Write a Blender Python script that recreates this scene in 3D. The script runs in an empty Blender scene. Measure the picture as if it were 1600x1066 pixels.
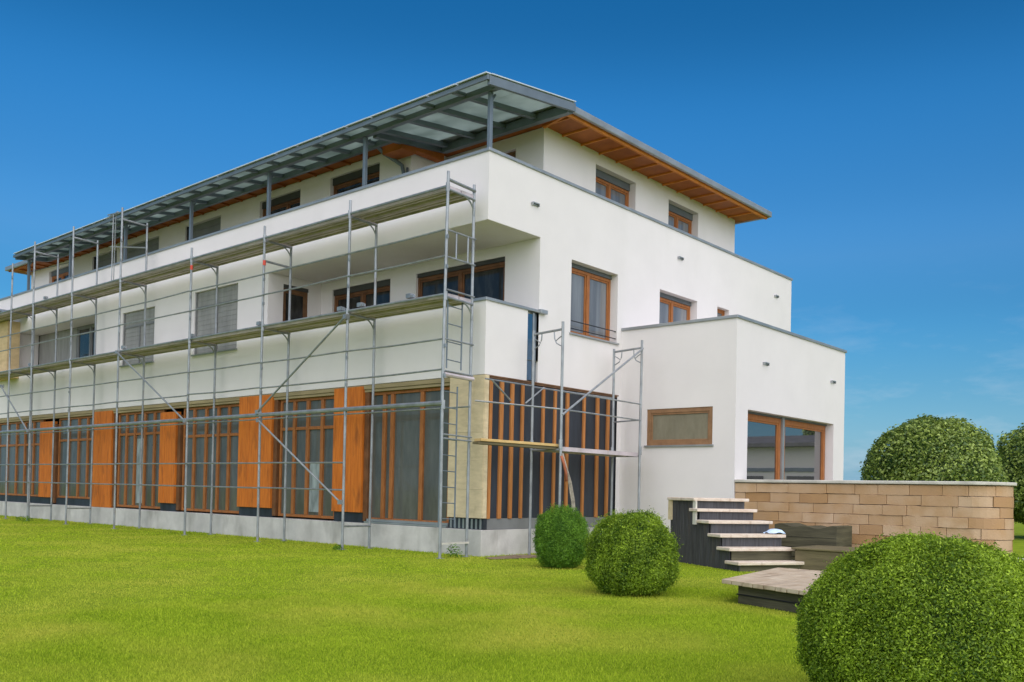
import bpy, math, random
import numpy as np
from mathutils import Vector, Matrix
random.seed(7); RNG = np.random.default_rng(11)
SC = bpy.context.scene
COL = SC.collection

# ------------------------------------------------------------------ camera
CAM = Vector((13.1762, -14.1493, 1.4))
yaw, pitch, roll = math.radians(41.129), math.radians(0.8192), math.radians(1.1964)
cyw, syw, cp, sp = math.cos(yaw), math.sin(yaw), math.cos(pitch), math.sin(pitch)
fwd = Vector((-syw*cp, cyw*cp, sp)); rgt = Vector((cyw, syw, 0)); upv = rgt.cross(fwd)
r2 = rgt*math.cos(roll) + upv*math.sin(roll); u2 = upv*math.cos(roll) - rgt*math.sin(roll)
cam = bpy.data.cameras.new("camera"); cam.sensor_width = 36.0; cam.lens = 1442.67/1600*36
cam.shift_y = (745.79-533)/1600; cam.clip_start = 0.05; cam.clip_end = 2000
co = bpy.data.objects.new("camera", cam); COL.objects.link(co)
co.matrix_world = Matrix(((r2.x, u2.x, -fwd.x, CAM.x), (r2.y, u2.y, -fwd.y, CAM.y), (r2.z, u2.z, -fwd.z, CAM.z), (0, 0, 0, 1)))
SC.camera = co

# ------------------------------------------------------------------ sky and sun
SUN_EL, SUN_AZ = math.radians(36), math.radians(126)      # azimuth clockwise from +Y
sdir = Vector((math.sin(SUN_AZ)*math.cos(SUN_EL), math.cos(SUN_AZ)*math.cos(SUN_EL), math.sin(SUN_EL)))
W = bpy.data.worlds.new("World"); SC.world = W; W.use_nodes = True
wn, wl = W.node_tree.nodes, W.node_tree.links
wn.clear()
sky = wn.new("ShaderNodeTexSky"); sky.sky_type = 'NISHITA'; sky.sun_disc = False
sky.sun_elevation = SUN_EL; sky.sun_rotation = SUN_AZ
sky.altitude = 300; sky.air_density = 1.0; sky.dust_density = 0.3; sky.ozone_density = 2.5
hsv = wn.new("ShaderNodeHueSaturation"); hsv.inputs['Saturation'].default_value = 1.44
bg = wn.new("ShaderNodeBackground"); bg.inputs[1].default_value = 0.068
wo = wn.new("ShaderNodeOutputWorld")
# a few faint wisps of cloud low over the trees
tc = wn.new("ShaderNodeTexCoord")
mp = wn.new("ShaderNodeMapping"); mp.inputs['Scale'].default_value = (5, 5, 16)
nz = wn.new("ShaderNodeTexNoise"); nz.inputs['Scale'].default_value = 1.6; nz.inputs['Detail'].default_value = 7; nz.inputs['Roughness'].default_value = .6
cr = wn.new("ShaderNodeValToRGB"); cr.color_ramp.elements[0].position = .51; cr.color_ramp.elements[1].position = .74
sx = wn.new("ShaderNodeSeparateXYZ")
mr = wn.new("ShaderNodeMapRange"); mr.inputs[1].default_value = .02; mr.inputs[2].default_value = .24; mr.inputs[3].default_value = .36; mr.inputs[4].default_value = 0
mu = wn.new("ShaderNodeMath"); mu.operation = 'MULTIPLY'
mx = wn.new("ShaderNodeMix"); mx.data_type = 'RGBA'; mx.inputs[7].default_value = (7, 7.6, 8.4, 1)
wl.new(sky.outputs[0], hsv.inputs['Color'])
vr = wn.new("ShaderNodeValToRGB"); vr.color_ramp.interpolation = 'EASE'
vr.color_ramp.elements[0].color = (.36, .36, .36, 1); vr.color_ramp.elements[1].color = (.5, .5, .5, 1)
for p_, v_ in ((.09, .40), (.18, .455), (.28, .565), (.37, .61), (.46, .51)):
    e_ = vr.color_ramp.elements.new(p_); e_.color = (v_, v_, v_, 1)
vm = wn.new("ShaderNodeMath"); vm.operation = 'MULTIPLY'; vm.inputs[1].default_value = 2.0; wl.new(vr.outputs[0], vm.inputs[0])
vs_ = wn.new("ShaderNodeMapRange"); vs_.inputs[1].default_value = 0; vs_.inputs[2].default_value = .24; vs_.inputs[3].default_value = 1.90; vs_.inputs[4].default_value = 1.42
wl.new(vm.outputs[0], hsv.inputs['Value']); wl.new(vs_.outputs[0], hsv.inputs['Saturation'])
wl.new(tc.outputs['Generated'], mp.inputs[0]); wl.new(mp.outputs[0], nz.inputs[0]); wl.new(nz.outputs[0], cr.inputs[0])
wl.new(tc.outputs['Generated'], sx.inputs[0]); wl.new(sx.outputs[2], mr.inputs[0]); wl.new(sx.outputs[2], vr.inputs[0]); wl.new(sx.outputs[2], vs_.inputs[0])
wl.new(cr.outputs[0], mu.inputs[0]); wl.new(mr.outputs[0], mu.inputs[1])
hz = wn.new("ShaderNodeMapRange"); hz.inputs[1].default_value = -.02; hz.inputs[2].default_value = .17; hz.inputs[3].default_value = .95; hz.inputs[4].default_value = 0
hm = wn.new("ShaderNodeMix"); hm.data_type = 'RGBA'; hm.inputs[7].default_value = (1.05, 3.5, 6.2, 1)
wl.new(sx.outputs[2], hz.inputs[0]); wl.new(hz.outputs[0], hm.inputs[0]); wl.new(hsv.outputs[0], hm.inputs[6])
wl.new(mu.outputs[0], mx.inputs[0]); wl.new(hm.outputs[2], mx.inputs[6])
wl.new(mx.outputs[2], bg.inputs[0]); wl.new(bg.outputs[0], wo.inputs[0])
sl = bpy.data.lights.new("sun", 'SUN'); sl.energy = 3.2; sl.angle = math.radians(120); sl.color = (1, .915, .85)
so = bpy.data.objects.new("sun", sl); COL.objects.link(so); so.rotation_euler = sdir.to_track_quat('Z', 'Y').to_euler()
so.location = (10, -20, 30)
SC.view_settings.view_transform = 'Standard'; SC.view_settings.look = 'None'
SC.view_settings.exposure = 0.62; SC.view_settings.gamma = 1
SC.render.engine = 'CYCLES'
SC.cycles.max_bounces = 6; SC.cycles.transparent_max_bounces = 8

# ------------------------------------------------------------------ materials
def mat(name, col, rough=.7, metal=0, var=.0, vscale=3, bump=0, bscale=40, spec=.5, stretch=(1, 1, 1), col2=None, detail=5, stain=None, trans=0):
    m = bpy.data.materials.new(name); m.use_nodes = True
    n, l = m.node_tree.nodes, m.node_tree.links
    b = n['Principled BSDF']
    b.inputs['Roughness'].default_value = rough; b.inputs['Metallic'].default_value = metal
    b.inputs['Specular IOR Level'].default_value = spec
    t = n.new("ShaderNodeTexCoord"); mp = n.new("ShaderNodeMapping"); mp.inputs['Scale'].default_value = stretch
    l.new(t.outputs['Object'], mp.inputs[0])
    c4 = tuple(col)+(1,)
    b.inputs['Base Color'].default_value = c4
    last = None
    if var or col2:
        nz = n.new("ShaderNodeTexNoise"); nz.inputs['Scale'].default_value = vscale; nz.inputs['Detail'].default_value = detail
        nz.inputs['Roughness'].default_value = .6
        l.new(mp.outputs[0], nz.inputs[0])
        r = n.new("ShaderNodeValToRGB")
        a = col2 if col2 else tuple(c*(1-var) for c in col)
        z = col if col2 else tuple(min(1, c*(1+var)) for c in col)
        r.color_ramp.elements[0].color = tuple(a)+(1,); r.color_ramp.elements[1].color = tuple(z)+(1,)
        r.color_ramp.elements[0].position = .33; r.color_ramp.elements[1].position = .67
        l.new(nz.outputs[0], r.inputs[0]); last = r.outputs[0]
    if stain:                       # (colour, scale, stretch, threshold lo, hi, strength)
        sc_, sscale, sst, lo, hi, stg = stain
        mp2 = n.new("ShaderNodeMapping"); mp2.inputs['Scale'].default_value = sst; l.new(t.outputs['Object'], mp2.inputs[0])
        n2 = n.new("ShaderNodeTexNoise"); n2.inputs['Scale'].default_value = sscale; n2.inputs['Detail'].default_value = 6
        l.new(mp2.outputs[0], n2.inputs[0])
        q = n.new("ShaderNodeMapRange"); q.inputs[1].default_value = lo; q.inputs[2].default_value = hi; q.inputs[3].default_value = 0; q.inputs[4].default_value = stg
        l.new(n2.outputs[0], q.inputs[0])
        mix = n.new("ShaderNodeMix"); mix.data_type = 'RGBA'; mix.inputs[6].default_value = c4; mix.inputs[7].default_value = tuple(sc_)+(1,)
        if last: l.new(last, mix.inputs[6])
        l.new(q.outputs[0], mix.inputs[0]); last = mix.outputs[2]
    if last: l.new(last, b.inputs['Base Color'])
    if bump:
        nb = n.new("ShaderNodeTexNoise"); nb.inputs['Scale'].default_value = bscale; nb.inputs['Detail'].default_value = 4
        l.new(mp.outputs[0], nb.inputs[0])
        bp = n.new("ShaderNodeBump"); bp.inputs['Strength'].default_value = bump; bp.inputs['Distance'].default_value = .01
        l.new(nb.outputs[0], bp.inputs['Height']); l.new(bp.outputs[0], b.inputs['Normal'])
    return m

M = {}
M['stucco'] = mat('stucco', (.735, .70, .685), .9, var=.025, vscale=.9, bump=.25, bscale=90, spec=.2,
                  stain=((.60, .58, .53), .9, (1, 1, .35), .58, .8, .28))
M['soffit_render'] = mat('soffit_render', (.76, .72, .69), .9, var=.03, vscale=1.2, spec=.2)
M['coping'] = mat('coping_metal', (.34, .36, .37), .45, .55, var=.12, vscale=2)
M['steel'] = mat('painted_steel', (.155, .19, .225), .5, .3, var=.12, vscale=2)
M['galv'] = mat('galvanised_tube', (.29, .31, .325), .45, .5, var=.22, vscale=5, stretch=(1, 1, .6),
                stain=((.24, .20, .16), 3.2, (1, 1, .7), .62, .78, .7))
M['deckm'] = mat('deck_metal', (.56, .49, .51), .6, .15, var=.15, vscale=2.5, stain=((.30, .27, .21), 2.2, (1, 1, 1), .55, .75, .7))
M['orange'] = mat('orange_timber', (.66, .195, .024), .6, var=.0, col2=(.47, .122, .015), vscale=3, stretch=(6, 6, .5), bump=.25, bscale=14, spec=.3,
                  stain=((.24, .07, .015), 1.9, (2.2, 2.2, .7), .55, .72, .7))
M['frame'] = mat('window_timber', (.40, .150, .042), .5, var=.0, col2=(.27, .095, .026), vscale=4, stretch=(5, 5, 1), spec=.35)
M['framedk'] = mat('window_dark_timber', (.17, .085, .04), .5, var=.25, vscale=4, spec=.35)
M['framebr'] = mat('window_brown_timber', (.27, .15, .075), .5, var=.2, vscale=4, spec=.35)
M['framebk'] = mat('window_dark_brown_timber', (.155, .066, .026), .5, var=.25, vscale=4, spec=.35)
M['soffit'] = mat('soffit_timber', (.43, .125, .020), .6, col2=(.30, .082, .014), vscale=1.6, stretch=(1.2, 1.2, 1), bump=.2, bscale=10, spec=.3)
M['rafter'] = mat('rafter_timber', (.62, .215, .035), .6, var=.15, vscale=4, spec=.3)
M['shutter'] = mat('shutter_grey', (.20, .205, .205), .6, .1, var=.1, vscale=2)
M['boxgrey'] = mat('blind_box_grey', (.115, .125, .135), .55, .1, var=.1, vscale=2)
M['boxdark'] = mat('blind_box_dark', (.05, .05, .048), .6, var=.15, vscale=2)
M['blind'] = mat('blind_grey', (.27, .27, .255), .75, var=.15, vscale=1.5, stretch=(3, 3, .6))
M['concrete'] = mat('plinth_concrete', (.52, .505, .475), .9, var=.15, vscale=1.4, bump=.5, bscale=25, spec=.2,
                    stain=((.26, .25, .22), 1.3, (1.5, 1.5, .7), .52, .72, .6))
M['fibre'] = mat('wood_fibre_board', (.62, .51, .33), .9, var=.12, vscale=3, stretch=(1, 1, 3), bump=.35, bscale=45, spec=.15,
                 stain=((.30, .25, .15), 3.5, (1, 1, .6), .58, .75, .5))
M['lintel'] = mat('lintel_board', (.33, .265, .15), .85, var=.2, vscale=2, stretch=(.5, 2, 5), spec=.2)
M['membrane'] = mat('dark_membrane', (.018, .024, .034), .55, var=.5, vscale=1.5, stretch=(2, 2, .4), bump=.4, bscale=5)
M['batten'] = mat('batten_timber', (.50, .21, .065), .7, col2=(.36, .135, .035), vscale=4, stretch=(5, 5, .5), spec=.3)
M['darkwood'] = mat('dark_stained_wood', (.050, .050, .056), .65, var=.45, vscale=3, stretch=(9, 9, .7), bump=.4, bscale=12,
                    stain=((.10, .075, .06), 2.4, (3, 3, .7), .56, .75, .6))
M['darkgap'] = mat('dark_gap', (.010, .010, .011), .9)
M['tread'] = mat('tread_board', (.74, .65, .55), .75, col2=(.60, .48, .38), vscale=3, stretch=(2, 2, 8), bump=.3, bscale=25, spec=.25,
                 stain=((.30, .20, .14), 3, (1, 4, 1), .58, .75, .5))
M['deckwood'] = mat('weathered_deck_board', (.62, .52, .38), .8, col2=(.46, .35, .235), vscale=3.2, stretch=(1, 1, 2), bump=.4, bscale=20, spec=.2,
                    stain=((.22, .15, .10), 2.2, (3.2, .5, 1), .55, .72, .7))
M['oldwood'] = mat('old_dark_timber', (.125, .115, .070), .85, col2=(.060, .056, .036), vscale=2.5, stretch=(.5, .5, 6), bump=.5, bscale=10, spec=.2)
M['olive'] = mat('olive_weathered_timber', (.20, .165, .09), .85, col2=(.115, .095, .055), vscale=2.5, stretch=(.5, .5, 5), bump=.5, bscale=10, spec=.2)
M['yellow'] = mat('raw_plank', (.66, .46, .20), .75, col2=(.50, .33, .13), vscale=3, stretch=(6, .5, 6), spec=.25)
M['cap'] = mat('stone_cap', (.56, .535, .47), .85, var=.15, vscale=3, bump=.4, bscale=30, spec=.2,
               stain=((.34, .32, .27), 2.2, (1, 1, 1), .56, .75, .5))
M['mortar'] = mat('mortar', (.13, .105, .08), .95, var=.2, vscale=8, spec=.1)
M['paper'] = mat('pale_blue_sheet', (.52, .66, .86), .6, var=.15, vscale=9)
M['cable'] = mat('cable_sleeve', (.33, .29, .24), .7, var=.4, vscale=9)
M['cabler'] = mat('red_brown_cable', (.36, .11, .05), .7, var=.3, vscale=9)
M['black'] = mat('black_metal', (.02, .022, .025), .45, .3)
M['bark'] = mat('bark', (.10, .075, .055), .95, var=.35, vscale=6, bump=.6, bscale=14)
M['soil'] = mat('ground_soil', (.26, .34, .022), .95, vscale=2.2, spec=.05, col2=(.17, .24, .016))
M['paving'] = mat('paving', (.38, .35, .30), .9, var=.15, vscale=2)
M['edge'] = mat('bright_edge_strip', (.60, .66, .70), .35, .2, var=.08, vscale=3)
M['red'] = mat('red_mark', (.6, .06, .03), .5)
M['roofdark'] = mat('neighbour_roof', (.16, .15, .15), .8, var=.2, vscale=2)
M['gravel'] = mat('bare_earth', (.22, .17, .11), .95, var=.4, vscale=6, bump=.6, bscale=20, spec=.1)

def glass(name, col, rough=.03, spec=.6, streak=None, sst=(8, 8, .4), lo=.45, hi=.7, wob=.0):
    m = mat(name, col, rough, 0, spec=spec)
    n, l = m.node_tree.nodes, m.node_tree.links; b = n['Principled BSDF']
    t = n.new("ShaderNodeTexCoord")
    if streak:
        mp = n.new("ShaderNodeMapping"); mp.inputs['Scale'].default_value = sst; l.new(t.outputs['Object'], mp.inputs[0])
        nz = n.new("ShaderNodeTexNoise"); nz.inputs['Scale'].default_value = 1.0; nz.inputs['Detail'].default_value = 6; nz.inputs['Roughness'].default_value = .65
        l.new(mp.outputs[0], nz.inputs[0])
        r = n.new("ShaderNodeValToRGB"); r.color_ramp.elements[0].position = lo; r.color_ramp.elements[1].position = hi
        r.color_ramp.elements[0].color = tuple(col)+(1,); r.color_ramp.elements[1].color = tuple(streak)+(1,)
        l.new(nz.outputs[0], r.inputs[0]); l.new(r.outputs[0], b.inputs['Base Color'])
    if wob:
        nb = n.new("ShaderNodeTexNoise"); nb.inputs['Scale'].default_value = 1.6; l.new(t.outputs['Object'], nb.inputs[0])
        bp = n.new("ShaderNodeBump"); bp.inputs['Strength'].default_value = wob; bp.inputs['Distance'].default_value = .02
        l.new(nb.outputs[0], bp.inputs['Height']); l.new(bp.outputs[0], b.inputs['Normal'])
    return m
M['glass'] = glass('window_glass', (.13, .135, .145), .02, .7, streak=(.23, .24, .25), sst=(3.2, 3.2, .25), lo=.36, hi=.66, wob=.03)  # curtains and pale reflections put into the base colour as grey streaks
M['glassdk'] = glass('shaded_window_glass', (.022, .022, .021), .03, .45, streak=(.07, .068, .06), sst=(3, 3, 1), lo=.45, hi=.75, wob=.04)
M['mirror'] = glass('coated_window_glass', (.030, .032, .034), .01, .5, wob=.02)
M['mirror'].node_tree.nodes['Principled BSDF'].inputs['IOR'].default_value = 3.2
M['gfglass'] = glass('dusty_site_glass', (.072, .076, .068), .08, .32, streak=(.128, .132, .118), sst=(3.2, 3.2, .8), lo=.36, hi=.72, wob=.05)
M['paleglass'] = glass('screened_glass', (.19, .175, .125), .10, .5, streak=(.27, .25, .18), sst=(3, 3, 1), lo=.35, hi=.7)
M['blueglass'] = glass('blue_glass_strip', (.030, .085, .16), .05, .7)
# frosted canopy glass: light passes through it
fm = mat('frosted_glass', (.5, .56, .5), .5); n, l = fm.node_tree.nodes, fm.node_tree.links
tr = n.new("ShaderNodeBsdfTranslucent"); tr.inputs[0].default_value = (.50, .58, .50, 1)
nzf = n.new("ShaderNodeTexNoise"); nzf.inputs['Scale'].default_value = 1.1; tcf = n.new("ShaderNodeTexCoord"); l.new(tcf.outputs['Object'], nzf.inputs[0])
rf = n.new("ShaderNodeValToRGB"); rf.color_ramp.elements[0].color = (.36, .43, .40, 1); rf.color_ramp.elements[1].color = (.58, .65, .61, 1)
rf.color_ramp.elements[0].position = .35; rf.color_ramp.elements[1].position = .65
l.new(nzf.outputs[0], rf.inputs[0]); l.new(rf.outputs[0], tr.inputs[0])
ms = n.new("ShaderNodeMixShader"); ms.inputs[0].default_value = .35
l.new(tr.outputs[0], ms.inputs[1]); l.new(n['Principled BSDF'].outputs[0], ms.inputs[2]); l.new(ms.outputs[0], n['Material Output'].inputs[0])
M['frost'] = fm

def attr_mat(name, a, b, rough=.6, spec=.3, trans=.35, big=None, c=None):
    """leaf / blade / block material: colour between a and b by the per-vertex value 'tone'; optional large patches of colour c"""
    m = bpy.data.materials.new(name); m.use_nodes = True
    n, l = m.node_tree.nodes, m.node_tree.links; p = n['Principled BSDF']
    p.inputs['Roughness'].default_value = rough; p.inputs['Specular IOR Level'].default_value = spec
    at = n.new("ShaderNodeAttribute"); at.attribute_name = 'tone'
    r = n.new("ShaderNodeValToRGB"); r.color_ramp.elements[0].color = tuple(a)+(1,); r.color_ramp.elements[1].color = tuple(b)+(1,)
    l.new(at.outputs['Fac'], r.inputs[0]); last = r.outputs[0]
    if big:
        t = n.new("ShaderNodeTexCoord"); nz = n.new("ShaderNodeTexNoise"); nz.inputs['Scale'].default_value = big; nz.inputs['Detail'].default_value = 5
        l.new(t.outputs['Object'], nz.inputs[0])
        q = n.new("ShaderNodeMapRange"); q.inputs[1].default_value = .42; q.inputs[2].default_value = .68; q.inputs[4].default_value = .75
        l.new(nz.outputs[0], q.inputs[0])
        mix = n.new("ShaderNodeMix"); mix.data_type = 'RGBA'; mix.inputs[7].default_value = tuple(c)+(1,)
        l.new(q.outputs[0], mix.inputs[0]); l.new(last, mix.inputs[6]); last = mix.outputs[2]
    l.new(last, p.inputs['Base Color'])
    if trans:
        tr = n.new("ShaderNodeBsdfTranslucent"); l.new(last, tr.inputs[0])
        ms = n.new("ShaderNodeMixShader"); ms.inputs[0].default_value = trans
        l.new(p.outputs[0], ms.inputs[1]); l.new(tr.outputs[0], ms.inputs[2]); l.new(ms.outputs[0], n['Material Output'].inputs[0])
    return m
M['grass'] = attr_mat('grass_blades', (.19, .31, .012), (.58, .70, .05), .7, .12, .4, big=.5, c=(.66, .62, .10))
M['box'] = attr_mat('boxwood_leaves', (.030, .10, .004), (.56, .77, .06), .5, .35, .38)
M['thuja'] = attr_mat('thuja_leaves', (.035, .12, .008), (.27, .50, .045), .55, .3, .35)
M['treeleaf'] = attr_mat('tree_leaves', (.032, .095, .010), (.48, .60, .13), .4, .5, .3)
M['block'] = attr_mat('sandstone_blocks', (.36, .195, .08), (.60, .44, .295), .9, .15, 0, big=2.2, c=(.44, .265, .125))
for nm_, sc_, st_ in (('block', 35, .6),):
    n, l = M[nm_].node_tree.nodes, M[nm_].node_tree.links
    nb = n.new('ShaderNodeTexNoise'); nb.inputs['Scale'].default_value = sc_; nb.inputs['Detail'].default_value = 6; tb = n.new('ShaderNodeTexCoord'); l.new(tb.outputs['Object'], nb.inputs[0])
    bp = n.new('ShaderNodeBump'); bp.inputs['Strength'].default_value = st_; bp.inputs['Distance'].default_value = .015; l.new(nb.outputs[0], bp.inputs['Height']); l.new(bp.outputs[0], n['Principled BSDF'].inputs['Normal'])

# ------------------------------------------------------------------ mesh helpers
class MB:
    def __init__(s): s.v = []; s.f = []
    def add(s, vs, fs):
        o = len(s.v); s.v += [tuple(v) for v in vs]; s.f += [tuple(i+o for i in f) for f in fs]; return s
    def quad(s, a, b, c, d): return s.add([a, b, c, d], [(0, 1, 2, 3)])
    def box(s, x0, x1, y0, y1, z0, z1):
        x0, x1 = min(x0, x1), max(x0, x1); y0, y1 = min(y0, y1), max(y0, y1); z0, z1 = min(z0, z1), max(z0, z1)
        return s.add([(x0, y0, z0), (x1, y0, z0), (x1, y1, z0), (x0, y1, z0), (x0, y0, z1), (x1, y0, z1), (x1, y1, z1), (x0, y1, z1)],
                     [(3, 2, 1, 0), (4, 5, 6, 7), (0, 1, 5, 4), (1, 2, 6, 5), (2, 3, 7, 6), (3, 0, 4, 7)])
    def prism(s, poly, z0, z1):
        n = len(poly)
        return s.add([(x, y, z0) for x, y in poly]+[(x, y, z1) for x, y in poly],
                     [tuple(range(n-1, -1, -1)), tuple(range(n, 2*n))]+[(i, (i+1) % n, n+(i+1) % n, n+i) for i in range(n)])
    def bar(s, p, q, w, h):
        """rectangular bar from p to q, w wide sideways, h high"""
        p, q = Vector(p), Vector(q); d = (q-p).normalized()
        a = d.cross(Vector((0, 0, 1)))
        a = Vector((1, 0, 0)) if a.length < 1e-4 else a.normalized()
        b = a.cross(d).normalized(); a = a*(w/2); b = b*(h/2)
        vs = [p-a-b, p+a-b, p+a+b, p-a+b, q-a-b, q+a-b, q+a+b, q-a+b]
        return s.add(vs, [(3, 2, 1, 0), (4, 5, 6, 7), (0, 1, 5, 4), (1, 2, 6, 5), (2, 3, 7, 6), (3, 0, 4, 7)])
    def tube(s, pts, r, n=8):
        pts = [Vector(p) for p in pts]; rings = []
        for i, p in enumerate(pts):
            d = (pts[min(i+1, len(pts)-1)]-pts[max(i-1, 0)]).normalized()
            a = d.cross(Vector((.13, .21, 1)) if abs(d.z) < .9 else Vector((1, .1, 0))).normalized(); b = d.cross(a)
            rings.append([p+(a*math.cos(t)+b*math.sin(t))*r for t in [2*math.pi*k/n for k in range(n)]])
        vs = [v for rg in rings for v in rg]; fs = []
        for i in range(len(pts)-1):
            for k in range(n): fs.append((i*n+k, i*n+(k+1) % n, (i+1)*n+(k+1) % n, (i+1)*n+k))
        fs.append(tuple(range(n-1, -1, -1))); fs.append(tuple((len(pts)-1)*n+k for k in range(n)))
        return s.add(vs, fs)
    def build(s, name, m, parent=None, smooth=False, bevel=0, loc=None):
        me = bpy.data.meshes.new(name)
        off = Vector(loc) if loc is not None else (Vector(parent['_o']) if parent is not None and '_o' in parent else Vector((0, 0, 0)))
        me.from_pydata([tuple(Vector(v)-off) for v in s.v], [], s.f); me.materials.append(M[m] if isinstance(m, str) else m)
        if smooth: me.polygons.foreach_set('use_smooth', [True]*len(me.polygons))
        me.update()
        o = bpy.data.objects.new(name, me); COL.objects.link(o)
        if loc is not None: o.location = off
        if parent is not None: o.parent = parent
        if bevel:
            b = o.modifiers.new('bevel', 'BEVEL'); b.width = bevel; b.segments = 2; b.limit_method = 'ANGLE'; b.angle_limit = .6
        return o
def tag(o, label, cat, group=None, kind=None):
    if label: o['label'] = label
    if cat: o['category'] = cat
    if group: o['group'] = group
    if kind: o['kind'] = kind
    return o
def thing(name, loc, label, cat, group=None):
    o = bpy.data.objects.new(name, None); COL.objects.link(o); o.location = loc; o.empty_display_size = .3
    o['_o'] = tuple(loc)
    return tag(o, label, cat, group)
def sub(parent, child):
    """hang an already built part (in world coordinates of the same thing) below another part"""
    child.parent = parent; return child

class Frame:
    """facade frame: u along the wall, d inwards, z up"""
    def __init__(s, kind, base): s.k = kind; s.b = base
    def P(s, u, d, z):
        return (u, s.b+d, z) if s.k == 'S' else (s.b-d, u, z)
    def box(s, mb, u0, u1, d0, d1, z0, z1):
        a = s.P(u0, d0, z0); b = s.P(u1, d1, z1); mb.box(a[0], b[0], a[1], b[1], a[2], b[2])
def facade(mb, F, u0, u1, z0, z1, holes=(), dep=.25):
    us = sorted({u0, u1} | {min(max(h[i], u0), u1) for h in holes for i in (0, 1)})
    zs = sorted({z0, z1} | {min(max(h[i], z0), z1) for h in holes for i in (2, 3)})
    for a, b in zip(us, us[1:]):
        for c, d in zip(zs, zs[1:]):
            um, zm = (a+b)/2, (c+d)/2
            if any(h[0] < um < h[1] and h[2] < zm < h[3] for h in holes): continue
            if F.k == 'S': mb.quad(F.P(a, 0, c), F.P(b, 0, c), F.P(b, 0, d), F.P(a, 0, d))
            else: mb.quad(F.P(a, 0, c), F.P(b, 0, c), F.P(b, 0, d), F.P(a, 0, d))
    for h in holes:
        p = h[4] if len(h) > 4 else dep
        a, b, c, d = h[:4]
        mb.quad(F.P(a, 0, c), F.P(a, p, c), F.P(a, p, d), F.P(a, 0, d)); mb.quad(F.P(b, 0, c), F.P(b, 0, d), F.P(b, p, d), F.P(b, p, c))
        mb.quad(F.P(a, 0, d), F.P(a, p, d), F.P(b, p, d), F.P(b, 0, d)); mb.quad(F.P(a, 0, c), F.P(b, 0, c), F.P(b, p, c), F.P(a, p, c))

# ------------------------------------------------------------------ ground
def gheight(x, y): return 0.0
g = MB(); g.quad((-400, -300, 0), (400, -300, 0), (400, 600, 0), (-400, 600, 0))
tag(g.build('ground', 'soil'), 'green lawn ground running out to the horizon', None, kind='structure')

# ------------------------------------------------------------------ house
HOUSE = thing('house', (0, 0, 0), 'white rendered three-storey house under construction with orange timber eaves', 'house')
S = Frame('S', 0.0); E = Frame('E', 0.0); PS = Frame('S', 1.74); PR = Frame('S', 3.0); PE = Frame('E', -1.0)
AS = Frame('S', 5.02); AE = Frame('E', 3.16)
XL = -29.6; D2 = 14.8; ZP = 8.55; ZB = 3.83
W1 = (-11.67, -9.4, 5.17, 7.0, .14); W2 = (-16.1, -14.02, 5.17, 6.88, .14); L2 = (-24.8, -18.03, 5.45, 7.09, .85)
EA = (2.9, 4.80, 5.11, 6.83, .31); EB = (6.74, 8.70, 5.45, 6.82, .31); EC = (9.85, 10.57, 6.15, 6.87, .24)
pen_w = [(-7.66, -5.57, 8.75, 10.02, .2), (-11.1, -9.05, 8.75, 10.0, .2), (-15.45, -13.27, 8.75, 10.0, .2), (-19.9, -17.2, 8.75, 10.0, .2), (-22.3, -20.3, 8.75, 10.02, .2), (-26.2, -24.2, 8.75, 10.0, .2)]
pe_w = [(5.14, 7.0, 8.6, 9.92, .31), (8.71, 10.4, 8.6, 9.9, .31)]
AW = (.78, 2.58, 2.56, 3.45, .07); AD = (5.62, 10.68, 1.05, 3.40, .34)
w = MB()
facade(w, S, XL, -7.95, ZB, ZP, [W1, W2, L2])
facade(w, S, -7.95, 0, 7.09, ZP); facade(w, S, -7.95, 0, ZB, 5.40)
facade(w, E, 0, D2, 7.09, ZP)
facade(w, E, 1.74, D2, ZB, 7.09, [EA, EB, EC])
facade(w, E, 4.86, D2, 0, ZB)
facade(w, E, 0, 1.36, ZB, 5.40)
# balcony: slot beside the wall, floor, back wall, return wall, inside of the parapet
w.quad((-.10, 1.36, ZB), (-.10, 1.74, ZB), (-.10, 1.74, 5.40), (-.10, 1.36, 5.40))
w.quad((0, 1.36, ZB), (-.10, 1.36, ZB), (-.10, 1.36, 5.4), (0, 1.36, 5.4)); w.quad((0, 1.74, ZB), (-.10, 1.74, ZB), (-.10, 1.74, 5.4), (0, 1.74, 5.4))
w.quad((-7.95, .2, 5.40), (0, .2, 5.40), (0, .2, 4.3), (-7.95, .2, 4.3)); w.quad((-.2, 0, 5.4), (-.2, 1.74, 5.4), (-.2, 1.74, 4.3), (-.2, 0, 4.3))
w.quad((-7.95, 0, 4.3), (0, 0, 4.3), (0, 1.74, 4.3), (-7.95, 1.74, 4.3))
w.quad((-7.95, 0, 5.398), (0, 0, 5.398), (0, .2, 5.398), (-7.95, .2, 5.398)); w.quad((-.2, .2, 5.398), (0, .2, 5.398), (0, 1.74, 5.398), (-.2, 1.74, 5.398))
B1 = (-7.45, -5.04, 4.35, 6.85, .16); B2 = (-4.06, -1.05, 4.35, 6.83, .16)
BD = (.48, 1.30, 4.35, 6.86, .12)
facade(w, PS, -7.95, 0, 4.3, 7.09, [B1, B2])
facade(w, Frame('E', -7.95), 0, 1.74, 4.3, 7.09, [BD])
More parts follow.
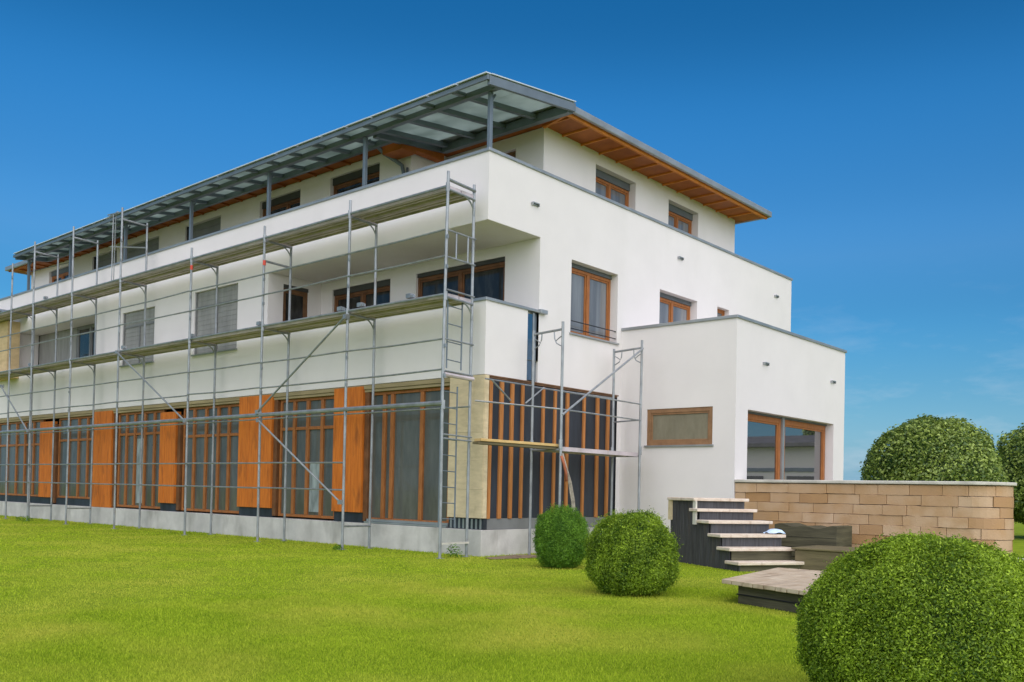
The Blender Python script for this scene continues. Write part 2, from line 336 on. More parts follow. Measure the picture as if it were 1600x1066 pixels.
# penthouse walls
facade(w, PS, -28.0, -4.35, 7.5, 10.22, pen_w)
w.quad((-4.35, 1.74, 7.5), (-4.35, 3, 7.5), (-4.35, 3, 10.3), (-4.35, 1.74, 10.3))
facade(w, PR, -4.35, -1, 7.5, 10.22, [(-2.6, -1.9, 8.75, 9.9, .2)])
facade(w, PE, 3, 12.72, 7.5, 10.26, pe_w)
w.quad((-28, 1.74, 7.5), (-28, 12.7, 7.5), (-28, 12.7, 10.2), (-28, 1.74, 10.2)); w.quad((-28, 12.72, 7.5), (-1, 12.72, 7.5), (-1, 12.72, 10.2), (-28, 12.72, 10.2))
# annex
facade(w, AS, 0, 3.16, 0, 5.46, [AW]); facade(w, AE, 5.02, 11.42, 0, 5.46, [AD])
w.quad((0, 11.42, 0), (3.16, 11.42, 0), (3.16, 11.42, 5.46), (0, 11.42, 5.46)); w.quad((0, 5.02, 5.3), (3.16, 5.02, 5.3), (3.16, 11.42, 5.3), (0, 11.42, 5.3))
# terrace slab, back and west walls, inner faces of parapet
w.quad((XL, 0, 7.5), (0, 0, 7.5), (0, D2, 7.5), (XL, D2, 7.5))
w.quad((XL, D2, 0), (0, D2, 0), (0, D2, ZP), (XL, D2, ZP)); w.quad((XL, 0, 0), (XL, D2, 0), (XL, D2, ZP), (XL, 0, ZP))
w.quad((XL, .2, 7.5), (0, .2, 7.5), (0, .2, ZP), (XL, .2, ZP)); w.quad((-.2, 0, 7.5), (-.2, D2, 7.5), (-.2, D2, ZP), (-.2, 0, ZP))
w.quad((XL, .3, ZB-.003), (-.0, .3, ZB-.003), (0, 0, ZB-.003), (XL, 0, ZB-.003))
w.build('wall', 'stucco', HOUSE)
s_ = MB(); s_.box(-7.94, -.012, .012, 1.735, 7.085, 7.3); s_.build('balcony_ceiling', 'soffit_render', HOUSE)
# inner solid cores so no light leaks through rooms
core = MB(); core.box(XL+.3, -.45, 1.95, D2-.1, .1, 7.45); core.box(.1, 2.85, 5.35, 11.2, .1, 5.2); core.box(-27.7, -1.45, 3.35, 12.4, 7.55, 10.15); core.box(-27.7, -4.65, 2.05, 3.3, 7.55, 10.15)
core.box(XL+.3, -8.3, .95, 1.9, 4.0, 7.4); core.box(XL+.3, -.45, .55, 1.9, .1, 3.7)
core.build('inner_core', 'darkgap', HOUSE)

# copings
c = MB()
c.box(XL, .035, -.035, .235, ZP-.015, ZP+.055); c.box(-.235, .035, .24, D2+.03, ZP-.015, ZP+.055)
c.build('coping', 'coping', HOUSE, bevel=.008)
c = MB(); c.box(-7.95, .035, -.035, .235, 5.385, 5.45); c.box(-.235, .035, .24, 1.74, 5.385, 5.45); c.box(.0, .11, 1.69, 1.93, 5.37, 5.46)
c.build('coping', 'coping', HOUSE, bevel=.008)
c = MB(); c.box(.0, 3.20, 4.98, 5.24, 5.45, 5.52); c.box(2.94, 3.20, 5.245, 11.46, 5.45, 5.52)
c.build('coping', 'coping', HOUSE, bevel=.008)
c = MB(); c.box(2.955, 3.01, 6.3, 9.2, 5.52, 5.585); c.build('flashing', 'steel', HOUSE)

# plinth
c = MB(); c.box(XL, .012, -.012, .5, -.3, .555); c.box(-.5, .012, .5, 5.0, -.3, .555)
c.build('plinth', 'concrete', HOUSE, bevel=.012)

# ---- windows
def window(F, h, n=1, mull=None, shut=0, frame='frame', gl='glass', fw=.075, dep=None, sill=True, transom=None, railing=False, name='window', splits=None, sash=True):
    """a window in hole h: frame > glazing, blind box, sill"""
    a, b, z0, z1 = h[:4]; d = dep if dep is not None else h[4]-.09
    zt = z1-shut
    f = MB()
    F.box(f, a, a+fw, d, d+.08, z0, zt); F.box(f, b-fw, b, d, d+.08, z0, zt)
    F.box(f, a+fw, b-fw, d, d+.08, zt-fw, zt); F.box(f, a+fw, b-fw, d, d+.08, z0, z0+fw)
    us = splits if splits is not None else [a+(b-a)*k/n for k in range(1, n)]
    for u in us: F.box(f, u-.055, u+.055, d-.012, d+.075, z0+fw, zt-fw)
    if transom:
        F.box(f, a+fw, b-fw, d+.004, d+.07, transom-.04, transom+.04)
    # inner sash line
    edges = [a+fw]+sorted(us)+[b-fw]
    for i, (p, q) in enumerate(zip(edges, edges[1:])):
        p2 = p+(.055 if i else 0); q2 = q-(.055 if i < len(edges)-2 else 0)
        if q2-p2 < .25 or not sash: continue
        e = .045
        F.box(f, p2, p2+e, d+.018, d+.07, z0+fw, zt-fw); F.box(f, q2-e, q2, d+.018, d+.07, z0+fw, zt-fw)
        F.box(f, p2+e, q2-e, d+.018, d+.07, zt-fw-e, zt-fw); F.box(f, p2+e, q2-e, d+.018, d+.07, z0+fw, z0+fw+e)
    fo = f.build(name, frame, HOUSE, bevel=.006)
    p = MB(); F.box(p, a+.02, b-.02, d+.045, d+.055, z0+.02, zt-.02); p.build('pane', gl, fo)
    if shut:
        q = MB(); F.box(q, a, b, d-.03, d+.08, zt+.002, z1-.001); q.build('blind_box', 'boxdark' if frame == 'framebk' or frame == 'framedk' else 'boxgrey', fo)
    if sill:
        q = MB(); F.box(q, a-.04, b+.04, -.05, d, z0-.035, z0+.004); q.build('sill', 'coping', fo)
    if railing:
        q = MB()
        for zr in (z0+.12, z0+.30): q.tube([F.P(a+.0, .04, zr), F.P(b, .04, zr)], .013, 6)
        q.build('safety_rail', 'black', fo)
    return fo
window(E, EA, 2, shut=.10, railing=True)
window(E, EB, 2, shut=.12); window(E, EC, 1, fw=.06)
for h in pe_w: window(PE, h, 2, shut=.20)
window(AS, AW, 1, frame='framebr', gl='paleglass', dep=.02, fw=.10)
window(AE, (5.62, 7.86, 1.05, 3.40, .22), 1, fw=.13, shut=.05, dep=.22, sill=False, gl='mirror'); window(AE, (7.98, 10.66, 1.05, 3.40, .22), 1, fw=.13, shut=.05, dep=.22, sill=False, gl='mirror')
m_ = MB(); AE.box(m_, 7.865, 7.975, .17, .3, 1.05, 3.40); m_.build('window_post', 'coping', HOUSE)
window(PS, B1, 2, frame='framebk', shut=.16, sill=False, gl='glassdk'); window(PS, B2, 2, frame='framebk', shut=.10, sill=False, gl='glassdk')
window(Frame('E', -7.95), BD, 1, frame='framedk', shut=.1, sill=False, gl='glassdk')
for k, h in enumerate(pen_w):
    if k < 2: window(PS, h, 2, shut=.20, sill=False, splits=[h[0]+(h[1]-h[0])*.62], gl='glassdk', frame='framebk')
    elif k == 5: window(PS, h, 2, shut=.2, sill=False, gl='glassdk')
    else:
        f = MB(); a, b, z0, z1 = h[:4]
        for q in range(12): PS.box(f, a+.08, b-.05, .105+.01*(q % 2), .14, z0+q*(z1-z0)/12, z0+(q+1)*(z1-z0)/12-.006)
        fo = f.build('roller_shutter', 'shutter', HOUSE)
        f = MB(); PS.box(f, a, a+.08, .06, .16, z0, z1); f.build('shutter_rail', 'black', fo); f = MB(); PS.box(f, b-.05, b, .06, .16, z0, z1); f.build('shutter_rail', 'black', fo)
window(PR, (-2.6, -1.9, 8.75, 9.9, .2), 1, frame='framedk', sill=False)
for h in (W1, W2):
    a, b, z0, z1 = h[:4]; f = MB()
    for q in range(26): S.box(f, a+.05, b-.05, .075+.006*(q % 2), .11, z0+q*(z1-z0)/26, z0+(q+1)*(z1-z0)/26-.002)
    fo = f.build('roller_shutter', 'blind', HOUSE)
    f = MB()
    S.box(f, a, a+.05, .03, .13, z0, z1); S.box(f, b-.05, b, .03, .13, z0, z1); S.box(f, a+.05, b-.05, .05, .13, z1-.5, z1-.44); S.box(f, (a+b)/2-.02, (a+b)/2+.02, .05, .072, z0, z1-.5)
    f.build('shutter_rail', 'shutter', fo)
    f = MB(); S.box(f, a-.05, b+.05, -.06, .06, z0-.04, z0-.002); f.build('sill', 'coping', fo)
# left loggia: back window
f = MB(); F2 = Frame('S', .85)
F2.box(f, -24.7, -21.4, -.012, .0, 5.46, 7.08); f.build('loggia_panel', 'blind', HOUSE)
fo = window(Frame('S', .85), (-21.35, -18.1, 5.46, 7.08, .1), 3, frame='shutter', gl='glassdk', sill=False, dep=-.02)
# blue glass strip in the balcony slot
f = MB(); f.box(-.06, -.03, 1.38, 1.56, 3.86, 5.33); f.build('glass_strip', 'blueglass', HOUSE)
f = MB(); f.box(-.07, -.02, 1.565, 1.615, 3.84, 5.37); f.build('strip_frame', 'coping', HOUSE)
f = MB(); f.box(-.095, -.06, 1.62, 1.735, 3.84, 5.37); f.build('expansion_gap', 'steel', HOUSE)

# ---- ground floor, long side
piers = [(-22.3, -21.2), (-17.97, -16.65), (-13.49, -12.55), (-9.18, -7.62), (-5.02, -3.92)]
for i, (a, b) in enumerate(piers):
    zb = .56 if i == 1 else .80
    ztop = 3.55 if i in (0, 2) else (3.75 if i == 1 else 3.80)
    f = MB(); nb = 3
    for q in range(nb):
        ua = a+(b-a)*q/nb; ub = a+(b-a)*(q+1)/nb
        f.box(ua+.002, ub-.002, -.012+.004*(q % 2), .16, zb, ztop)
    pr_ = f.build('pier', 'orange', HOUSE, bevel=.006)
    if zb > .6:
        f = MB(); f.box(a+.03, b+.02, .05, .16, .562, zb-.004); f.build('pier_foot', 'membrane', pr_)
    f = MB(); f.box(b+.004, b+.16, .05, .17, .60, ztop-.1); f.build('jamb_board', 'framebk', pr_, bevel=.005)
gf = [((-3.80, -1.10, .62, 3.65), [-3.30, -3.02, -2.02], None), ((-7.44, -5.06, .60, 3.65), [-6.82, -6.25, -5.65], 2.88), ((-12.36, -9.22, .60, 3.65), [-11.75, -11.1, -10.45, -9.9], 2.80),
      ((-16.45, -13.53, .60, 3.65), [-15.9, -15.35, -14.7, -14.1], 2.95), ((-21.0, -18.0, .80, 3.65), [-20.2, -19.4, -18.7], 2.85), ((-26.6, -22.35, .80, 3.65), [-25.7, -24.8, -24.0, -23.2], 2.75)]
for (h, sp_, tz) in gf:
    window(S, h+(.3,), 1, splits=sp_, transom=tz, frame='frame', gl='gfglass', dep=.13, sill=False, fw=.07, sash=False)
M['film'] = mat('protective_film', (.26, .30, .30), .35, var=.35, vscale=2.2, stretch=(4, 1, .9), spec=.4)
for (xa_, xb_, za_, zb_) in ((-6.16, -5.74, .75, 2.0), (-15.25, -14.8, .75, 2.8)):
    f = MB(); f.box(xa_, xb_, .166, .172, za_, zb_); f.build('protective_film', 'film', HOUSE)
f = MB(); f.box(-26.6, -22.35, .10, .2, .562, .79); f.box(-21.0, -18.0, .10, .2, .562, .79); f.build('base_membrane', 'membrane', HOUSE)
f = MB(); f.box(-3.8, -1.05, .0, .14, .562, .60); f.box(-3.8, -1.05, .05, .13, .605, .66); f.build('threshold', 'coping', HOUSE)
f = MB()
for q, (d0, za, zb) in enumerate(((.04, 3.655, 3.72), (.012, 3.724, 3.822))):
    f.box(XL, -1.02, d0, .2, za, zb)
f.build('lintel', 'lintel', HOUSE, bevel=.005)
f = MB(); f.box(XL, -26.7, .1, .2, .6, 3.5); f.build('end_wall_board', 'orange', HOUSE)
# corner insulation boards wrapping round the corner
f = MB()
for q in range(5):
    za = .80+q*.605
    f.box(-1.02, .0, .0-.004*(q % 2), .14, za, za+.602)
f.box(.0005, .016, .008, .13, .80, 3.82)
ins = f.build('insulation_board', 'fibre', HOUSE)
f = MB(); f.box(-1.03, .004, .06, .16, .562, .79); f.build('rough_base', 'membrane', ins)
f = MB()
for q in range(8): f.box(-.98+q*.125, -.93+q*.125, .05, .062, .565, .78)
f.build('base_stub', 'coping', ins)
# dark cladding with battens on the short side
f = MB(); f.box(-.2, -.03, .14, 4.86, .80, 3.76); mem = f.build('membrane', 'membrane', HOUSE)
f = MB()
for yb in (.21, .56, .90, 1.25, 1.97, 2.40, 2.86, 3.51, 4.05, 4.49):
    wd = random.uniform(.038, .06)
    f.bar((-.01, yb+random.uniform(-.015, .015), .79), (-.01, yb, 3.74), .05, wd*2)
f.build('batten', 'batten', mem, bevel=.004)
f = MB(); f.box(-.12, .0, .14, 4.86, 3.765, 3.795); f.box(-.05, .02, .14, 4.9, 3.80, 3.825); f.build('cladding_rail', 'framedk', mem)
f = MB(); f.box(-.2, -.02, .14, 4.86, .562, .795); f.build('base_strip', 'shutter', mem)

# wall lights (small metal spouts) on the short side and annex
def spout(F, u, z):
    f = MB()
    F.box(f, u-.11, u+.11, -.07, .0, z-.002, z+.022)
    F.box(f, u-.11, u-.10, -.07, 0, z-.05, z-.003); F.box(f, u+.10, u+.11, -.07, 0, z-.05, z-.003)
    F.box(f, u-.08, u+.08, -.03, -.002, z-.035, z-.005)
    f.build('wall_lamp', 'coping', HOUSE)
for u, z in ((1.5, 7.78), (7.71, 7.84), (13.64, 7.82)): spout(E, u, z)
for u, z in ((6.45, 4.57), (10.52, 4.55)): spout(AE, u, z)

# ---- penthouse roof: soffit, rafters, fascia gutter, hip roof
ys, yr, xe, yn, xw, ZS = 1.02, 2.66, .0, 13.05, -28.6, 10.24
f = MB(); poly = [(xw, ys), (-4.0, ys), (-4.0, yr), (xe, yr), (xe, yn), (xw, yn)]
f.prism(poly, ZS, ZS+.06); sof = f.build('soffit', 'soffit', HOUSE)
f = MB()
y = yr+.35
for k in range(14):
    yy = yr+.28+k*.775
    if yy < yn-.1: f.box(-1.0, xe-.04, yy-.022, yy+.022, ZS-.045, ZS-.002)
f.box(xe-.11, xe-.035, yr+.02, yn-.02, ZS-.075, ZS-.002)
f.bar((-1.0, 3.0, ZS-.03), (xe-.05, yr+.05, ZS-.03), .07, .05)
f.build('rafter', 'rafter', sof)
f = MB()
for k in range(32):
    xx = -27.8+k*.75
    if xx < -4.4: f.box(xx-.04, xx+.04, ys+.03, 1.73, ZS-.05, ZS-.002)
f.box(xw+.03, -4.02, ys+.02, ys+.08, ZS-.06, ZS-.003)
f.box(-3.98, xe-.15, yr+.02, yr+.08, ZS-.06, ZS-.003)
f.build('rafter', 'soffit', sof)
f = MB(); f.box(-4.75, -4.02, 1.12, 1.62, ZS-.40, ZS-.06); f.box(-4.28, -4.04, 1.62, 2.62, ZS-.30, ZS-.06)
f.build('timber_beam', 'soffit', sof, bevel=.01)
f = MB()
gz0, gz1 = ZS-.02, ZS+.15
f.box(xe, xe+.09, yr-.05, yn+.05, gz0, gz1); f.box(xw-.05, xe-.0, yn, yn+.09, gz0, gz1)
f.box(xw-.09, -4.05, ys-.09, ys-.001, gz0, gz1); f.box(-4.0, xe-.005, yr-.09, yr-.001, gz0, gz1); f.box(xw-.09, xw-.001, ys, yn, gz0, gz1)
f.build('gutter', 'coping', HOUSE, bevel=.02)
f = MB()
z0, z1 = ZS+.065, ZS+1.25
A = [(xw, ys, z0), (xe, ys+1.3, z0), (xe, yn, z0), (xw, yn, z0)]; R1, R2 = (xw+5.5, 7.2, z1), (xe-5.5, 7.4, z1)
f.add(A+[R1, R2], [(0, 1, 5, 4), (1, 2, 5), (2, 3, 4, 5), (3, 0, 4)])
f.build('roof', 'coping', HOUSE)
# downpipe
f = MB(); f.tube([(-4.95, 1.05, 10.25), (-4.95, 1.12, 10.10), (-4.90, 1.3, 9.96), (-4.72, 1.55, 9.80), (-4.55, 1.62, 9.66), (-4.52, 1.65, 9.45), (-4.52, 1.65, 8.4)], .05, 10)
f.tube([(-4.43, 1.69, 9.6), (-4.42, 1.69, 8.4)], .03, 8)
f.build('downpipe', 'steel', HOUSE, smooth=True)

# ---- glass canopy over the roof terrace
CAN = MB(); yf, xr, xl_ = -.37, .25, -24.3
def cz(y): return 9.955+.128*(y+.37)
def slab(mb, x0, x1, y0, y1, t0, t1):
    """sloping slab between y0 and y1; t0..t1 heights relative to the canopy plane"""
    mb.add([(x0, y0, cz(y0)+t0), (x1, y0, cz(y0)+t0), (x1, y1, cz(y1)+t0), (x0, y1, cz(y1)+t0), (x0, y0, cz(y0)+t1), (x1, y0, cz(y0)+t1), (x1, y1, cz(y1)+t1), (x0, y1, cz(y1)+t1)],
           [(3, 2, 1, 0), (4, 5, 6, 7), (0, 1, 5, 4), (1, 2, 6, 5), (2, 3, 7, 6), (3, 0, 4, 7)])
slab(CAN, xl_, xr, yf, yf+.06, -.10, 0)                 # front edge beam
slab(CAN, xl_, xr-.08, .04, .20, -.16, -.04)             # post-line beam
slab(CAN, xr-.075, xr, yf+.075, 2.62, -.19, 0)            # end beams
slab(CAN, xl_, xl_+.08, yf+.075, .93, -.17, 0)
slab(CAN, -3.95, xr-.08, 2.42, 2.62, -.22, -.02)         # back beams
slab(CAN, xl_+.085, -4.1, .84, .97, -.17, -.02)
slab(CAN, -4.09, -3.96, .25, 2.62, -.2, -.03)
xs = [xr-.08-.98*k for k in range(1, 26)]
for x in xs:
    if x < xl_+.3: continue
    slab(CAN, x-.05, x+.05, yf+.065, .035, -.11, -.03)
    if x > -3.9: slab(CAN, x-.06, x+.06, .205, 2.415, -.14, -.03)
    elif x < -4.15: slab(CAN, x-.055, x+.055, .205, .835, -.12, -.03)
canopy = CAN.build('canopy', 'steel', HOUSE, bevel=.006)
f = MB(); slab(f, xl_+.03, xr-.02, yf+.03, .96, .004, .018); slab(f, -4.0, xr-.02, .965, 2.58, .004, .018); f.build('glazing', 'frost', canopy)
f = MB()
x = xr
while x > xl_+.5:
    L_ = random.choice([.9, .98, 1.9]); slab(f, x-L_+.035, x, yf-.05, yf+.10, .022, .048); x -= L_
slab(f, xr-.1, xr+.02, yf+.11, 2.6, .022, .045)
f.build('edge_cap', 'edge', canopy)
for x in (-.11, -4.2, -8.2, -12.2, -16.3, -20.4, -24.05):
    f = MB(); f.box(x-.043, x+.043, .077, .163, ZP+.06, cz(.1)-.175); f.box(x-.09, x+.09, .03, .21, ZP+.057, ZP+.075)
    f.bar((x, .12, cz(.1)-.40), (x, .26, cz(.1)-.18), .05, .04)
    f.build('post', 'steel', canopy, bevel=.005)
f = MB(); f.tube([(-24.4, .15, 9.4), (-22.8, 1.1, 9.75)], .012, 5); f.build('tie_rod', 'steel', canopy)

# ---- bay with fibre boards at the far left
f = MB(); f.box(-29, -24.4, -.45, -.006, 5.3, 7.46)
for k in range(2): f.box(-29, -24.39, -.456, -.01, 5.95+k*.62, 5.96+k*.62)
bay = f.build('projecting_bay', mat('bay_board', (.60, .45, .25), .85, var=.12, vscale=2, stretch=(1, 1, 3), spec=.2), HOUSE)
f = MB(); pts = [(-29+.2*k, 0, 0) for k in range(2)]
for k in range(6):
    a0, a1 = k/6, (k+1)/6
    x0, x1 = -25.6+1.9*a0, -25.6+1.9*a1; za, zb = 7.95-.40*a0**2, 7.95-.40*a1**2
    f.add([(x0, -.75, za), (x1, -.75, zb), (x1, 0, zb), (x0, 0, za), (x0, -.75, za+.05), (x1, -.75, zb+.05), (x1, 0, zb+.05), (x0, 0, za+.05)],
          [(3, 2, 1, 0), (4, 5, 6, 7), (0, 1, 5, 4), (2, 3, 7, 6)])
f.box(-29, -25.6, -.75, 0, 7.95, 8.0)
f.build('bay_roof', 'coping', bay)

# ------------------------------------------------------------------ long scaffold
SCF = thing('scaffolding', (-.1, -.7, 0), 'long grey tube scaffolding with two decks along the wide orange ground-floor facade', 'scaffolding')
YO, YI = -1.1, -.3; R = .031
px = [-.1, -3.2, -6.5, -9.95, -14.02, -17.35, -20.4, -22.3]
def lean(): return random.uniform(-.02, .02)
for i, x in enumerate(px):
    top = 7.82 if i < 4 else (9.68 if i < 7 else 9.2)
    f = MB(); f.tube([(x, YO, .0), (x+lean(), YO+lean(), top*.5), (x+lean(), YO, top)], R)
    f.box(x-.07, x+.07, YO-.07, YO+.07, -.01, .012)
    for z in (3.1, 5.3, 7.5):
        f.tube([(x, YO, z-.09), (x, YO, z+.09)], R*1.35)
        for dz_ in (.55, 1.15):
            if z+dz_ < top-.1: f.box(x+.02, x+.065, YO-.045, YO-.005, z+dz_, z+dz_+.07)
    f.build('standard', 'galv', SCF, smooth=False)
    ti = 7.52 if 0 < i < 4 else (7.76 if i == 0 else (9.40 if i < 7 else 7.52))
    f = MB(); f.tube([(x-.03, YI, 0), (x+lean()-.03, YI+lean(), ti*.5), (x-.03, YI, ti)], R)
    f.box(x-.1, x+.04, YI-.07, YI+.07, -.01, .012)
    f.build('standard', 'galv', SCF)
    # transoms with curved gussets below each deck, small frame at the foot
    for z in ((5.28, 7.46) if i < 4 or i == 7 else (5.28, 7.46, 9.33)):
        f = MB(); f.tube([(x, YO, z), (x, YI, z-.03)], .026); f.build('transom', 'galv', SCF)
        if z < 9:
            q = [(x, YI-.02-.36*(1-math.cos(t)), z-.36+.34*math.sin(t)) for t in [math.pi/2*k/6 for k in range(7)]]
            f = MB(); f.tube(q, .017, 6); f.build('gusset', 'galv', SCF)
    if i in (0, 1, 5, 6):
        f = MB(); f.tube([(x, YO, .30 if i < 1 else .52), (x, YI, .30 if i < 1 else .52)], .022); f.build('transom', 'galv', SCF)
    if i in (0, 2):
        f = MB(); f.tube([(x, YO, 6.95 if i == 2 else 3.75), (x, YI-.0, 6.93 if i == 2 else 3.72)], .03); f.build('transom', 'galv', SCF)
# rails, ledgers, decks bay by bay
ends = px+[-25.4]
for i in range(len(px)):
    xa, xb = ends[i], ends[i+1]
    for z in ((1.33, 1.94) if i > 0 else ()):
        f = MB(); f.tube([(xa, YO-.03, z), (xb, YO-.03, z+.01)], .019, 6); f.build('guard_rail', 'galv', SCF)
    for z in (3.80, 4.42, 6.10, 6.62):
        f = MB(); f.tube([(xa, YO-.03, z+lean()), ((xa+xb)/2, YO-.03, z-.01), (xb, YO-.03, z+lean())], .019, 6); f.build('guard_rail', 'galv', SCF)
    f = MB(); f.tube([(xa, YO-.01, 3.13), (xb, YO-.01, 3.13)], .052, 8); f.build('ledger', 'galv', SCF)
    f = MB(); f.tube([(xa, YI-.02, 3.12), (xb, YI-.02, 3.12)], .018, 6); f.build('ledger', 'galv', SCF)
    for z, t in ((5.36, 0), (7.55, 1)):
        for k in range(2):
            y0 = YO+.06+k*.37; y1 = y0+.345
            f = MB(); dz = random.uniform(-.008, .008)
            f.box(xb+.03, xa-.03, y0, y1, z-.012+dz, z+dz)
            f.box(xb+.03, xa-.03, y0-.001, y0+.012, z-.085+dz, z-.0125+dz); f.box(xb+.03, xa-.03, y1-.012, y1+.001, z-.085+dz, z-.0125+dz)
            for q in range(2): f.box(xb+.04, xa-.04, y0+.085+q*.12, y0+.145+q*.12, z-.060+dz, z-.0125+dz)
            for xe_ in (xb+.031, xa-.039): f.box(xe_, xe_+.008, y0+.0125, y1-.0125, z-.084+dz, z-.0125+dz)
            f.build('deck_plank', 'deckm', SCF)
        f = MB(); f.tube([(xa, YO, z-.03), (xb, YO, z-.03)], .03, 8); f.build('ledger', 'galv', SCF)
# diagonal braces
for p, q in (((-3.2, 5.2), (-6.55, 3.2)), ((-6.5, 3.0), (-3.23, 1.06)), ((-14.0, 5.3), (-9.98, 3.1)), ((-20.4, 3.1), (-22.9, 4.8))):
    f = MB(); f.tube([(p[0], YO-.07, p[1]), (q[0], YO-.07, q[1])], .024, 8)
    for e in (p, q): f.box(e[0]-.05, e[0]+.05, YO-.10, YO+.02, e[1]-.05, e[1]+.05)
    f.build('brace', 'galv', SCF)
# end rails at the corner
for z in (6.62, 6.08, 5.42, 4.42, 3.78, 2.5, 2.42):
    f = MB(); f.tube([(-.06, YO, z), (-.06, YI, z-.02)], .019, 6); f.build('end_rail', 'galv', SCF)
f = MB()
for yy in (-.86, -.52):
    f = MB(); f.tube([(-.06, yy, 6.08), (-.06, yy, 6.60)], .017, 6); f.build('end_bar', 'galv', SCF)
f = MB(); f.tube([(-.1, YO, 7.66), (-.1, YI, 7.62)], .035, 8); f.build('end_rail', 'galv', SCF)
f = MB(); f.tube([(-.1, YO, 3.72), (-.1, YI+.05, 3.70)], .05, 8); f.build('end_rail', 'deckm', SCF)
f = MB(); f.box(-.15, -.06, YO+.02, YI, .28, .32); f.build('foot_board', 'cap', SCF)
# leaning loose rods and couplers on the upper lift
f = MB(); f.tube([(-15.15, -.85, 7.6), (-15.2, -.82, 9.75)], .018, 6); f.build('loose_tube', 'galv', SCF); f = MB(); f.tube([(-15.55, -.6, 7.6), (-15.25, -.72, 9.75)], .016, 6)
f.tube([(-15.3, -.95, 9.72), (-14.02, -1.1, 9.55)], .02, 6); f.build('loose_tube', 'galv', SCF); f = MB(); f.tube([(-15.3, -.85, 8.75), (-13.95, -.4, 8.6)], .02, 6); f.tube([(-15.6, -.8, 9.72), (-14.95, -.8, 9.78)], .035, 6)
f.build('loose_tube', 'galv', SCF)
for x, z in ((-1.2, 5.43), (-2.8, 5.43), (-3.5, 5.42), (-6.7, 5.42), (-9.9, 5.42), (-13.8, 5.44), (-19.5, 7.62), (-20.6, 5.42)):
    f = MB(); f.box(x-.09, x+.05, YO+.0, YO+.1, z-.04, z+.05); f.box(x+.06, x+.12, YO+.02, YO+.08, z-.04, z+.02); f.build('coupler', 'galv', SCF)
for x, z in ((-9.95, 7.28), (-6.5, 6.9)):
    f = MB(); f.tube([(x, YO, z-.06), (x, YO, z+.06)], R*1.25); f.build('coupler', 'red', SCF)

# ladders inside the corner frame
def ladder(loc, h, wdt, label, bend=0):
    t = thing('ladder', loc, label, 'ladder', 'ladders hung in the scaffold corner')
    f = MB(); b = Vector(loc)
    for s in (-1, 1):
        pts = [b+Vector((.0, s*wdt/2, h*k/6)) for k in range(7)]
        if bend and s < 0: pts[0] += Vector((0, .10, .03))
        f.tube(pts, .017, 6)
    f.build('rail', 'steel', t)
    f = MB(); n_ = int(h/.3)
    for k in range(n_):
        z = .18+k*(h-.3)/max(1, n_-1); f.tube([b+Vector((0, -wdt/2, z)), b+Vector((0, wdt/2, z-.02))], .012, 6)
    f.build('rung', 'steel', t)
    return t
ladder((-.2, -.72, 3.86), 1.4, .42, 'short dark ladder hooked below the upper scaffold deck at the white balcony corner')
ladder((-.25, -.78, .62), 2.9, .46, 'tall thin ladder in front of the beige insulation board at the house corner')

# ------------------------------------------------------------------ small scaffold on the short side
SC2 = thing('scaffolding', (.7, 2.7, 0), 'low scaffold bay in front of the dark battened wall beside the white annex', 'scaffolding')
xi, xo = .3, 1.1; yA, yB = 1.22, 4.26
for (x, y, top) in ((xi, yA, 4.88), (xo, yA, 5.0), (xi, yB, 4.88), (xo, yB, 5.02)):
    f = MB(); f.tube([(x, y, 0), (x+lean()*.6, y+lean()*.6, 2.5), (x, y, top)], R); f.box(x-.07, x+.07, y-.07, y+.07, -.01, .012)
    f.tube([(x, y, 2.3), (x, y, 2.5)], R*1.35)
    f.build('standard', 'galv', SC2)
for y in (yA, yB):
    f = MB(); f.tube([(xi-.02, y, 4.80), (xo, y, 4.84)], .026); f.build('transom', 'galv', SC2)
    for x, s in ((xi, 1), (xo, -1)):
        f = MB(); f.tube([(x+s*.02, y, 4.48), (x+s*.16, y, 4.55), (x+s*.22, y, 4.66), (x+s*.23, y, 4.8)], .014, 6)
        f.tube([(x+s*.02, y, 4.70), (x+s*.10, y, 4.66), (x+s*.19, y, 4.60)], .012, 6); f.build('gusset', 'galv', SC2)
    f = MB(); f.tube([(xi, y, 2.28), (xo, y, 2.28)], .026); f.build('transom', 'galv', SC2)
rails = [((xo, -.35, 3.13), (xo, yA, 3.13)), ((xo, yA, 3.14), (xo, yB, 3.12)), ((xo, yA, 3.52), (xo, yB+.0, 3.50)), ((xi, -.3, 3.68), (xi, yA, 3.68)), ((xi, yA, 3.66), (xi, yB, 3.68)), ((xi+.0, yB, 3.1), (xo, yB, 3.13))]
for p, q in rails:
    if p[0] == xo and p[1] < 0: p = (.02, YI, 3.24); q = (xo, yA, 3.14)
    f = MB(); f.tube([p, q], .019, 6); f.build('guard_rail', 'galv', SC2)
f = MB(); f.tube([(xo+.03, yB, 4.82), (xo+.03, yA, 3.02)], .024); f.build('brace', 'galv', SC2)
f = MB(); f.tube([(xi, -.11, 3.68), (xi, .5, 3.30)], .018, 6); f.build('brace', 'galv', SC2)
f = MB(); f.tube([(xi, 1.6, 3.68), (xi, .98, 3.28)], .018, 6); f.build('brace', 'galv', SC2)
for k in range(2):
    f = MB(); x0 = xi+.06+k*.36
    f.box(x0, x0+.34, yA+.03, yB-.03, 2.34, 2.352); f.box(x0, x0+.014, yA+.03, yB-.03, 2.26, 2.339); f.box(x0+.326, x0+.34, yA+.03, yB-.03, 2.26, 2.339)
    f.build('deck_plank', 'deckm', SC2)
PL = thing('plank', (.7, .3, 2.38), 'pale yellow wooden plank bridging from the house corner to the low scaffold bay', 'plank')
f = MB(); f.bar((.42, -.62, 2.405), (.92, yA+.1, 2.375), .26, .055); f.build('board', 'yellow', PL, bevel=.005)
